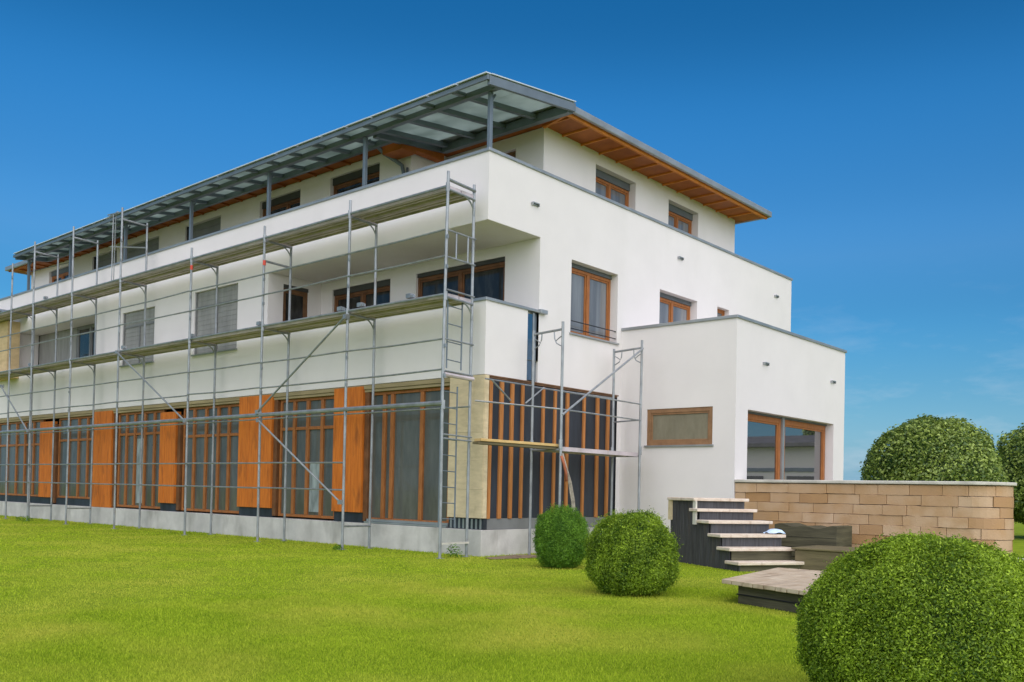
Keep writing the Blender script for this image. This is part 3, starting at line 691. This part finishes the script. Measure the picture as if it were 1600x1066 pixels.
f = MB(); f.bar((.40, -.66, 2.345), (.90, yA+.05, 2.315), .22, .05); f.build('batten', 'olive', PL)
CB = thing('cable', (1.12, 1.25, 2.1), 'grey and red-brown cable bundle dangling from the low scaffold behind the small bush', 'cable')
f = MB()
for k in range(3):
    o_ = .018*k; f.tube([(1.13+o_, 1.22, 2.2), (1.15+o_, 1.30+o_, 1.9), (1.18+o_, 1.42+o_, 1.6), (1.20+o_, 1.52+o_, 1.2), (1.2+o_, 1.58+o_, .7), (1.2+o_, 1.6, .1)], .016, 6)
f.build('sleeve', 'cable', CB, smooth=True)
f = MB(); f.tube([(1.14, 1.2, 2.15), (1.16, 1.27, 1.98), (1.18, 1.33, 1.78), (1.17, 1.36, 1.62)], .03, 7); f.build('wire_end', 'cabler', CB, smooth=True)

# ------------------------------------------------------------------ garden stairs
STA = thing('garden_stairs', (4.4, 2.2, 0), 'dark clad garden staircase with six pale wooden treads climbing towards the white annex', 'stairs')
a_ = math.radians(-29); dr = Vector((math.cos(a_), math.sin(a_), 0)); wv = Vector((-dr.y, dr.x, 0)); A0 = Vector((5.2, 1.3, 0))
def sp_(s, t, z): return A0+dr*s+wv*t+Vector((0, 0, z))
def obox(mb, s0, s1, t0, t1, z0, z1):
    vs = [sp_(s, t, z) for z in (z0, z1) for (s, t) in ((s0, t0), (s1, t0), (s1, t1), (s0, t1))]
    mb.add(vs, [(3, 2, 1, 0), (4, 5, 6, 7), (0, 1, 5, 4), (1, 2, 6, 5), (2, 3, 7, 6), (3, 0, 4, 7)])
tr_s = [-1.55, -1.40, -.99, -.58, -.26, .03]; tr_z = [1.33, 1.12, .90, .655, .42, .18]; LW = 1.45; s_back = -2.55
# side boards: one narrow board after another, stepped under the treads
def ztop_at(s):
    for i in range(5, -1, -1):
        lo = tr_s[i-1] if i else s_back-.1
        if s > lo-.03: return tr_z[i]-.064
    return tr_z[0]-.064
f = MB(); s = s_back
while s < .0:
    s1 = min(s+.105, .0); z = min(ztop_at(s+.02), ztop_at(s1-.02))
    obox(f, s+.003, s1-.003, .04+random.uniform(0, .006), .07, 0, z); s = s1
f.build('side_panel', 'darkwood', STA, bevel=.004)
f = MB(); s = s_back
for i in range(6):
    sa = (tr_s[i-1] if i else s_back); obox(f, sa, tr_s[i]-.05, .075, LW-(.25 if i == 0 else .14 if i == 1 else .05), 0, tr_z[i]-.066)
f.build('carcass', 'darkgap', STA)
for i in range(6):
    f = MB(); obox(f, tr_s[i]-.05+.002, tr_s[i]-.03, .06, LW-(.26 if i == 0 else .15 if i == 1 else .06), max(0, (tr_z[i+1] if i < 5 else 0)+.001), tr_z[i]-.063); f.build('riser', 'darkwood' if i < 4 else 'oldwood', STA)
for i in range(6):
    f = MB(); back = (s_back-.03 if i == 0 else tr_s[i]-.42)
    if i == 1: back = tr_s[1]-.30
    obox(f, back, tr_s[i]+.03+random.uniform(-.01, .01), -.03, LW-(.2 if i == 0 else (.08 if i == 1 else 0))+random.uniform(-.02, .02), tr_z[i]-.062, tr_z[i])
    f.build('tread', 'tread', STA, bevel=.012)
f = MB(); obox(f, -1.60, -1.49, .0, .035, .80, 1.27); f.build('bracket_post', 'cap', STA)
f = MB(); obox(f, s_back-.03, s_back+.1, .0, .035, .86, 1.27); f.build('bracket_post', 'fibre', STA)

DK = thing('deck_platform', (7.9, -2.2, 0), 'low weathered board platform on a dark timber base at the foot of the stairs', 'platform')
P1 = (7.32, -3.24); P2 = (8.95, -3.86); P4 = (8.45, -.72); P3 = (6.92, -.72)
f = MB(); nb = 9
for k in range(nb):
    a0, a1 = k/nb, (k+1)/nb-.006
    lp = lambda p, q, t: (p[0]+(q[0]-p[0])*t, p[1]+(q[1]-p[1])*t)
    f.prism([lp(P1, P2, a0), lp(P1, P2, a1), lp(P3, P4, a1), lp(P3, P4, a0)], .245+random.uniform(-.002, .002), .30)
f.build('top', 'deckwood', DK, bevel=.006)
f = MB(); f.prism([(7.52, -3.17), (8.85, -3.66), (8.35, -.9), (7.1, -.9)], -.05, .243); f.build('base', 'oldwood', DK, bevel=.01)
f = MB(); f.prism([(7.505, -3.185), (8.86, -3.68), (8.862, -3.664), (7.508, -3.165)], .11, .125); f.build('seam', 'darkgap', DK)

TB = thing('timber_stack', (5.5, 3.9, 0), 'dark weathered timber block with wavy top leaning on the sandstone wall', 'timber block')
f = MB(); n_ = 14; x0, x1, y0, y1 = 4.75, 6.05, 3.75, 4.55
top = [.80+.025*math.sin(k*1.1)+.02*math.sin(k*.43+1) for k in range(n_+1)]
for k in range(n_):
    xa, xb = x0+(x1-x0)*k/n_, x0+(x1-x0)*(k+1)/n_
    f.add([(xa, y0, 0), (xb, y0, 0), (xb, y1, 0), (xa, y1, 0), (xa, y0, top[k]), (xb, y0, top[k+1]), (xb, y1, top[k+1]), (xa, y1, top[k])],
          [(4, 5, 6, 7), (0, 1, 5, 4), (2, 3, 7, 6)]+([(3, 0, 4, 7)] if k == 0 else [])+([(1, 2, 6, 5)] if k == n_-1 else []))
f.build('beam', 'oldwood', TB)
f = MB()
for k in range(3): f.box(x0+.02, x1-.01, y0-.008, y0-.001, .18+k*.2, .185+k*.2)
f.build('seam', 'darkgap', TB)
TL = thing('timber_bench', (6.4, 2.9, 0), 'long low olive brown timber block between the stairs and the big round bush', 'timber block')
f = MB(); f.box(5.75, 8.2, 2.5, 3.7, 0, .40); f.build('beam', 'olive', TL, bevel=.02)
f = MB(); f.box(5.7, 8.25, 2.45, 3.72, .402, .44); f.build('top_board', 'olive', TL, bevel=.01)

PB = thing('plastic_sheet', tuple(sp_(-.78, 1.25, .655)), 'crumpled pale blue plastic sheet lying on a middle stair tread', 'plastic sheet')
f = MB(); b = sp_(-.72, 1.30, .657); n_ = 7
grid = []
for i in range(n_):
    for j in range(n_):
        s, t = (i/(n_-1)-.5)*.26, (j/(n_-1)-.5)*.34
        h = .03+.06*max(0, 1-(abs(s)/.15)**2)*max(0, 1-(abs(t)/.2)**2)+random.uniform(-.02, .025)
        grid.append(b+dr*s+wv*t+Vector((0, 0, max(.0, h if 0 < i < n_-1 and 0 < j < n_-1 else random.uniform(0, .04)))))
f.add(grid, [(i*n_+j, (i+1)*n_+j, (i+1)*n_+j+1, i*n_+j+1) for i in range(n_-1) for j in range(n_-1)])
f.build('sheet', 'paper', PB)

# ------------------------------------------------------------------ sandstone wall
def tone_mesh(name, verts, faces, tones, m, parent=None, off=(0, 0, 0), bevel=0):
    me = bpy.data.meshes.new(name)
    verts = np.asarray(verts, np.float32)-np.asarray(off, np.float32)
    me.from_pydata([tuple(v) for v in verts], [], faces) if not isinstance(faces, np.ndarray) else fast(me, verts, faces)
    at = me.attributes.new('tone', 'FLOAT', 'POINT'); at.data.foreach_set('value', np.asarray(tones, np.float32))
    me.materials.append(M[m]); me.update()
    o = bpy.data.objects.new(name, me); COL.objects.link(o)
    if parent is not None: o.parent = parent
    if bevel:
        b = o.modifiers.new('bevel', 'BEVEL'); b.width = bevel; b.segments = 1; b.limit_method = 'ANGLE'
    return o
def fast(me, verts, faces):
    nf, k = faces.shape
    me.vertices.add(len(verts)); me.vertices.foreach_set('co', verts.ravel())
    me.loops.add(nf*k); me.loops.foreach_set('vertex_index', faces.astype(np.int32).ravel())
    me.polygons.add(nf); me.polygons.foreach_set('loop_start', np.arange(0, nf*k, k, dtype=np.int32))
    me.polygons.foreach_set('loop_total', np.full(nf, k, np.int32))
    me.update(calc_edges=True)
GW = thing('garden_wall', (6, 5.2, 0), 'long sandstone block retaining wall with a pale cap running right from the annex', 'wall')
# path of the wall face: straight along x, then a rounded corner to run back along +y
path = [(3.17+i*.02, 5.06) for i in range(int((8.10-3.17)/.02)+1)]
cx_, cy_, rad = 8.10, 5.68, .62; TURN = math.radians(112)
path += [(cx_+rad*math.sin(t), cy_-rad*math.cos(t)) for t in [TURN*k/58 for k in range(1, 59)]]
path += [(path[-1][0]+math.cos(TURN)*.02*k, path[-1][1]+math.sin(TURN)*.02*k) for k in range(1, 200)]
path = np.array(path); seg = np.r_[0, np.cumsum(np.linalg.norm(np.diff(path, axis=0), axis=1))]
def at(s):
    i = min(max(np.searchsorted(seg, s)-1, 0), len(path)-2); t = (s-seg[i])/(seg[i+1]-seg[i]); p = path[i]+(path[i+1]-path[i])*t
    d = path[min(i+2, len(path)-1)]-path[max(i-1, 0)]; d = d/np.linalg.norm(d); return p, np.array([d[1], -d[0]])
V, Fc, T = [], [], []
ch = .2075
for r_ in range(8):
    s = -random.uniform(0, .3)
    while s < seg[-1]-.1:
        L_ = random.choice([.34, .48, .55, .6, .62, .68, .74, .86]); s0, s1 = max(s+.0035, 0), min(s+L_-.0035, seg[-1]); s += L_
        if s1-s0 < .05: continue
        z0, z1 = .02+r_*ch+random.uniform(.004, .011), .02+(r_+1)*ch-random.uniform(.003, .011)
        out = random.uniform(.0, .026); tone = min(1, max(0, random.gauss(.68-(.0 if random.random() < .74 else .45), .09)))
        k = max(2, int((s1-s0)/.12)+1); o = len(V)
        for q in range(k):
            p, nrm = at(s0+(s1-s0)*q/(k-1))
            f_ = p+nrm*out; b_ = p-nrm*.12
            j0, j1 = random.uniform(-.004, .004), random.uniform(-.004, .004); f_ = f_+nrm*random.uniform(-.004, .004)
            V += [(f_[0], f_[1], z0+j0), (f_[0], f_[1], z1+j1), (b_[0], b_[1], z1), (b_[0], b_[1], z0)]; T += [tone]*4
        for q in range(k-1):
            a, b = o+q*4, o+q*4+4
            Fc += [(a, b, b+1, a+1), (a+1, b+1, b+2, a+2), (a+3, a, b, b+3)]
        Fc += [(o, o+1, o+2, o+3), (o+(k-1)*4+3, o+(k-1)*4+2, o+(k-1)*4+1, o+(k-1)*4)]
tone_mesh('blocks', V, Fc, T, 'block', GW, (6, 5.2, 0), bevel=.007)
f = MB(); o = 0
ks = list(range(0, len(path), 6))
vs, fs = [], []
for i in ks:
    p, nrm = at(seg[i]); a = p-nrm*.012; b = p-nrm*.34
    vs += [(a[0], a[1], 0), (a[0], a[1], 1.685), (b[0], b[1], 1.685), (b[0], b[1], 0)]
for q in range(len(ks)-1):
    a, b = q*4, q*4+4; fs += [(a, b, b+1, a+1), (a+1, b+1, b+2, a+2), (a+2, b+2, b+3, a+3)]
f.add(vs, fs); f.build('mortar_core', 'mortar', GW)
f = MB(); vs, fs = [], []
for i in ks:
    p, nrm = at(seg[i]); wob = .004*math.sin(seg[i]*3)+.003*math.sin(seg[i]*7.7); a = p+nrm*(.065+wob); b = p-nrm*.36
    vs += [(a[0], a[1], 1.69), (a[0], a[1], 1.755+wob*.6), (b[0], b[1], 1.765), (b[0], b[1], 1.69)]
for q in range(len(ks)-1):
    a, b = q*4, q*4+4; fs += [(a, b, b+1, a+1), (a+1, b+1, b+2, a+2), (a+2, b+2, b+3, a+3), (a+3, b+3, b, a)]
fs.append((0, 1, 2, 3))
f.add(vs, fs); f.build('cap', 'cap', GW, bevel=.014)
f = MB(); f.box(3.17, 7.4, 5.42, 9.3, -.2, 1.05); tag(f.build('terrace', 'paving'), 'raised paved terrace behind the sandstone wall', None, kind='structure')
LWW = thing('garden_wall', (11, 4.6, 0), 'low stone edging wall with pale cap at the right edge beyond the big round bush', 'wall')
f = MB(); f.box(8.82, 15, 4.35, 4.7, -.1, .30); f.build('blocks', 'fibre', LWW, bevel=.01)
f = MB(); f.box(8.77, 15, 4.28, 4.76, .303, .37); f.build('cap', 'cap', LWW, bevel=.015)

# ------------------------------------------------------------------ foliage
def leaf_cloud(P, N, size, asp, jit, rng):
    """quads (kite shaped leaves) at points P, facing roughly along N"""
    n = len(P)
    nn = N+rng.normal(0, jit, (n, 3)); nn /= np.linalg.norm(nn, axis=1, keepdims=True)
    t = rng.normal(0, 1, (n, 3)); t -= nn*(t*nn).sum(1, keepdims=True); t /= np.linalg.norm(t, axis=1, keepdims=True)
    b = np.cross(nn, t); L = size*rng.uniform(.65, 1.3, (n, 1)); Wd = L*asp
    bend = nn*L*.18
    v = np.stack([P-t*L*.5, P+b*Wd*.5+bend, P+t*L*.5, P-b*Wd*.5+bend], 1).reshape(-1, 3)
    f = np.arange(4*n).reshape(n, 4)
    return v, f
def dome_dir(n, rng):
    d = rng.normal(0, 1, (n, 3)); return d/np.linalg.norm(d, axis=1, keepdims=True)
def lump(d, seed, amp, k=3.0):
    r = np.random.default_rng(seed); o = np.zeros(len(d))
    for _ in range(9):
        a = r.normal(0, k, 3); o += np.sin(d@a+r.uniform(0, 6.3))
    return 1+amp*o/3
def shape_point(d, rx, rz_up, rz_dn, pw):
    """superellipsoid surface point for direction d, flat bottom allowed"""
    s = np.empty(len(d)); z = np.where(d[:, 2] > 0, rz_up, rz_dn)
    q = (np.abs(np.hypot(d[:, 0], d[:, 1])/rx))**pw+(np.abs(d[:, 2])/z)**pw
    return d*(q**(-1/pw))[:, None]
def bush(name, loc, rx, h, n, leaf, m, label, cat, group, seed, pw=2.5, belly=.42, asp=.5, amp=.03, k=5, jit=.6, sprig=.0, tpow=1.0):
    t = thing(name, loc, label, cat, group); rng = np.random.default_rng(seed)
    d = dome_dir(n, rng); zc = h*belly
    p = shape_point(d, rx, h-zc, zc, pw)*lump(d, seed, amp, k)[:, None]
    depth = 1-np.abs(rng.normal(0, .085, n)); p *= depth[:, None]
    p *= lump(d, seed+50, amp*.8, k*3.2)[:, None]          # small clumps and hollows
    if sprig:
        idx = rng.random(n) < .12; p[idx] *= 1+rng.uniform(0, sprig, (idx.sum(), 1))
    p[:, 2] += zc; keep = p[:, 2] > .01; p, d = p[keep], d[keep]
    up = d.copy(); up[:, 2] += .45
    v, f = leaf_cloud(p, up, leaf, asp, jit, rng)
    cl = .5+.5*np.sin(p@rng.normal(0, 6, 3)+1)*np.sin(p@rng.normal(0, 7, 3))
    tn = np.clip(.35*cl+.65*rng.random(len(p))**tpow, 0, 1)
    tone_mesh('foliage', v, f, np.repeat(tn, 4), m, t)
    # solid inner core blocks the view through; depth shade put into its dark tone
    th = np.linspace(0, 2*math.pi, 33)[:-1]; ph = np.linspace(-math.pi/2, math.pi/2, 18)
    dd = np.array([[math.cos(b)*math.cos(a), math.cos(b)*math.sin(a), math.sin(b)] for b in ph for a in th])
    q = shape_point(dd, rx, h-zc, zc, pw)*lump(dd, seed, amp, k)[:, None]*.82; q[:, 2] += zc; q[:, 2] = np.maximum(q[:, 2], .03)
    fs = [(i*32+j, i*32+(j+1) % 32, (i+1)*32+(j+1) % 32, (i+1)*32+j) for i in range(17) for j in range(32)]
    tone_mesh('inner_shade_core', q, fs, np.full(len(q), .05), m, t)
    f = MB(); f.tube([(loc[0], loc[1], -.05), (loc[0], loc[1], h*.5)], .04, 8); f.build('stem', 'bark', t)
    return t
G1 = 'round clipped bushes on the lawn'
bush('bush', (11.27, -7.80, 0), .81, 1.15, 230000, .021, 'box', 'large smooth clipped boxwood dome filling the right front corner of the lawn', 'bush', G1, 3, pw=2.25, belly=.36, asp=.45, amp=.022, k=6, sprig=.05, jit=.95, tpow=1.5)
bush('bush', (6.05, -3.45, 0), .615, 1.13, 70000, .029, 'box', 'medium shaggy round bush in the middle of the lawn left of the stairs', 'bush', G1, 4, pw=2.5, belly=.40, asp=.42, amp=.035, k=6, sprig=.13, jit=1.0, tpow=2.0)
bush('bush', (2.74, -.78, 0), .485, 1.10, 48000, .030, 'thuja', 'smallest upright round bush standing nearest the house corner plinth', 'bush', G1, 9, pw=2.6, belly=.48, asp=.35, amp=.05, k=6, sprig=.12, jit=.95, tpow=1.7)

def tree(name, loc, rx, h, zc, n, leaf, label, seed, pw=2.3, group='round trees behind the wall'):
    t = thing(name, loc, label, 'tree', group); rng = np.random.default_rng(seed)
    d = dome_dir(n, rng)
    p = shape_point(d, rx, h-zc, zc-.5, pw)*lump(d, seed, .05, 5)[:, None]
    p *= (1-np.abs(rng.normal(0, .09, n)))[:, None]
    idx = rng.random(n) < .1; p[idx] *= 1+rng.uniform(0, .06, (idx.sum(), 1))
    p[:, 2] += zc
    up = d.copy(); up[:, 2] += .6
    v, f = leaf_cloud(p, up, leaf, .55, .7, rng)
    tn = np.clip(rng.random(len(p))**1.3*.8+.2*(.5+.5*np.sin(p@rng.normal(0, 3, 3))), 0, 1)
    tone_mesh('crown', v, f, np.repeat(tn, 4), 'treeleaf', t)
    th = np.linspace(0, 2*math.pi, 25)[:-1]; ph = np.linspace(-math.pi/2, math.pi/2, 14)
    dd = np.array([[math.cos(b)*math.cos(a), math.cos(b)*math.sin(a), math.sin(b)] for b in ph for a in th])
    q = shape_point(dd, rx, h-zc, zc-.5, pw)*.80; q[:, 2] += zc
    fs = [(i*24+j, i*24+(j+1) % 24, (i+1)*24+(j+1) % 24, (i+1)*24+j) for i in range(13) for j in range(24)]
    tone_mesh('inner_shade_core', q, fs, np.full(len(q), .05), 'treeleaf', t)  # solid core inside the crown; its shade is painted in as darkest leaf tone
    f = MB(); b = Vector(loc); f.tube([b+Vector((0, 0, -.1)), b+Vector((.03, .02, zc*.5)), b+Vector((0, .05, zc))], .13, 10)
    for k in range(5):
        a = k*1.3; f.tube([b+Vector((0, 0, zc*.45)), b+Vector((math.cos(a)*rx*.3, math.sin(a)*rx*.3, zc*.9)), b+Vector((math.cos(a)*rx*.6, math.sin(a)*rx*.6, zc*1.2))], .04, 6)
    f.build('trunk', 'bark', t)
    return t
tree('tree', (3.12, 19.45, 0), 2.22, 4.22, 2.1, 34000, .12, 'dome shaped leafy tree rising above the middle of the sandstone wall', 21)
tree('tree', (5.98, 25.2, 0), 2.6, 4.36, 2.0, 34000, .13, 'darker leafy tree cut by the right edge just past the end of the sandstone wall', 22)

# ------------------------------------------------------------------ lawn blades
rng = np.random.default_rng(5)
N0 = 1900000
X = rng.uniform(-33, 17, N0); Y = rng.uniform(-13.5, 7, N0)
dx, dy = X-CAM.x, Y-CAM.y; D = np.hypot(dx, dy)
ang = np.degrees(np.arctan2(-(dx*math.cos(yaw)+dy*math.sin(yaw)), dx*-math.sin(yaw)+dy*math.cos(yaw)))
dens = np.clip((9.5/np.maximum(D, 4))**1.6, .05, 1)
keep = (D > 4.0) & (np.abs(ang) < 52) & (rng.random(N0) < dens)
keep &= ~((X < .03) & (Y > -.03)) & ~((X > -.1) & (X < 3.2) & (Y > 5)) & ~((X > 3.1) & (Y > 5.0))
keep &= ~((X > 5.7) & (X < 8.3) & (Y > 2.4) & (Y < 3.8)) & ~((X > 4.7) & (X < 6.1) & (Y > 3.7) & (Y < 4.6))
ss = (X-5.2)*dr.x+(Y-1.3)*dr.y; tt = (X-5.2)*wv.x+(Y-1.3)*wv.y
keep &= ~((ss > -2.6) & (ss < .02) & (tt > .03) & (tt < 1.5))
keep &= ~((X > 7.25) & (X < 8.7) & (Y > -3.2-.37*(X-7.5)) & (Y < -.9))
# extra dense ring close to the viewer
X2 = rng.uniform(3, 17, 800000); Y2 = rng.uniform(-12.5, -2, 800000)
dx2, dy2 = X2-CAM.x, Y2-CAM.y; D2_ = np.hypot(dx2, dy2)
ang2 = np.degrees(np.arctan2(-(dx2*math.cos(yaw)+dy2*math.sin(yaw)), dx2*-math.sin(yaw)+dy2*math.cos(yaw)))
k2 = (D2_ > 4.5) & (np.abs(ang2) < 38) & (rng.random(len(X2)) < np.clip((8.0/D2_)**2, 0, 1)) & ~((X2 > 7.25) & (X2 < 8.9) & (Y2 > -3.3-.37*(X2-7.5)) & (Y2 < -.9))
X = np.r_[X[keep], X2[k2]]; Y = np.r_[Y[keep], Y2[k2]]; D = np.hypot(X-CAM.x, Y-CAM.y); n = len(X)
hgt = rng.uniform(.010, .026, n)*(1+.2*np.sin(X*1.3)*np.sin(Y*1.7)); near_wall = (Y > -.25) & (X < .1) | ((X > 0) & (X < .25) & (Y < 5) & (Y > -.2))
hgt[near_wall] *= rng.uniform(1, 2.6, near_wall.sum())
wd = .0028*np.clip(D/7, .8, 4.5)*rng.uniform(.7, 1.4, n)
a = rng.uniform(0, 2*math.pi, n); la = rng.uniform(0, 2*math.pi, n); ll = hgt*rng.uniform(.2, .9, n)
hx, hy = np.cos(a)*wd, np.sin(a)*wd
v = np.stack([np.stack([X-hx, Y-hy, np.zeros(n)], 1), np.stack([X+hx, Y+hy, np.zeros(n)], 1), np.stack([X+np.cos(la)*ll, Y+np.sin(la)*ll, hgt], 1)], 1).reshape(-1, 3)
tn = np.clip(rng.normal(.5, .34, n)+.10*np.sin(X*2.1+np.sin(Y*1.3))*np.sin(Y*2.7), 0, 1)
lo = tone_mesh('lawn_grass', v, np.arange(3*n).reshape(n, 3), np.repeat(tn, 3), 'grass')
tag(lo, 'short mown bright green lawn grass', 'grass', kind='stuff')
print('blades', n)
# weeds and bare earth at the foot of the plinth
def weed(loc, r, h, n, label, seed):
    t = thing('weed', loc, label, 'weed', 'weeds at the foot of the plinth'); rg = np.random.default_rng(seed)
    a = rg.uniform(0, 6.28, n); l = rg.uniform(.3, 1, n); p = np.stack([np.cos(a)*r*l, np.sin(a)*r*l*.6, rg.uniform(.1, 1, n)*h*(1.1-l*.6)], 1)
    v, f = leaf_cloud(p, np.stack([np.cos(a), np.sin(a), np.ones(n)], 1), .055, .4, .6, rg)
    tone_mesh('leaves', v, f, np.repeat(rg.random(n)*.7, 4), 'thuja', t)
weed((-.05, -.75, 0), .20, .34, 150, 'upright green weed tuft at the corner scaffold foot below the insulation board', 1)
weed((-20.0, -1.35, 0), .45, .22, 200, 'low spreading weed tuft at the far left foot of the plinth', 2)
weed((-3.1, -1.3, 0), .16, .14, 70, 'small weed tuft under the scaffold foot in front of the second orange pier', 3)
f = MB(); n_ = 22
ring = [(.55+.85*math.cos(t)*(1+.15*math.sin(3*t))*.45, .55+.95*math.sin(t)*(1+.1*math.sin(5*t+1))) for t in [2*math.pi*k/n_ for k in range(n_)]]
f.add([(x, y, .012) for x, y in ring]+[(.45, .6, .05)], [(k, (k+1) % n_, n_) for k in range(n_)])
tag(f.build('bare_earth', 'gravel'), 'patch of bare brown earth against the corner plinth', None, kind='structure')

# ------------------------------------------------------------------ neighbour house beyond the frame, seen in the annex panes
NH = thing('neighbour_house', (19, 36, 0), 'low white neighbour house with dark eaves line mirrored in the annex windows', 'house')
f = MB(); f.box(9, 34, 34, 42, 0, 4.1); f.build('wall', 'stucco', NH)
f = MB(); f.box(8.5, 34.5, 33.4, 42.6, 4.11, 4.3); f.add([(8.5, 33.4, 4.3), (34.5, 33.4, 4.3), (34.5, 42.6, 4.3), (8.5, 42.6, 4.3), (12, 38, 5.0), (31, 38, 5.0)], [(0, 1, 5, 4), (1, 2, 5), (2, 3, 4, 5), (3, 0, 4)]); f.build('roof', 'roofdark', NH)
for k in range(4):
    f = MB(); f.box(10+k*6, 14.6+k*6, 33.96, 33.99, 1.0, 2.5); f.build('window', 'glassdk', NH)
f = MB(); f.box(9, 34, 33.93, 33.995, 2.75, 2.95); f.build('trim', 'steel', NH)
tree('tree', (21.0, 60, 0), 3.6, 11.5, 6.5, 14000, .45, 'tall tree behind the low white neighbour house, mirrored in the right annex pane', 23, group=None)
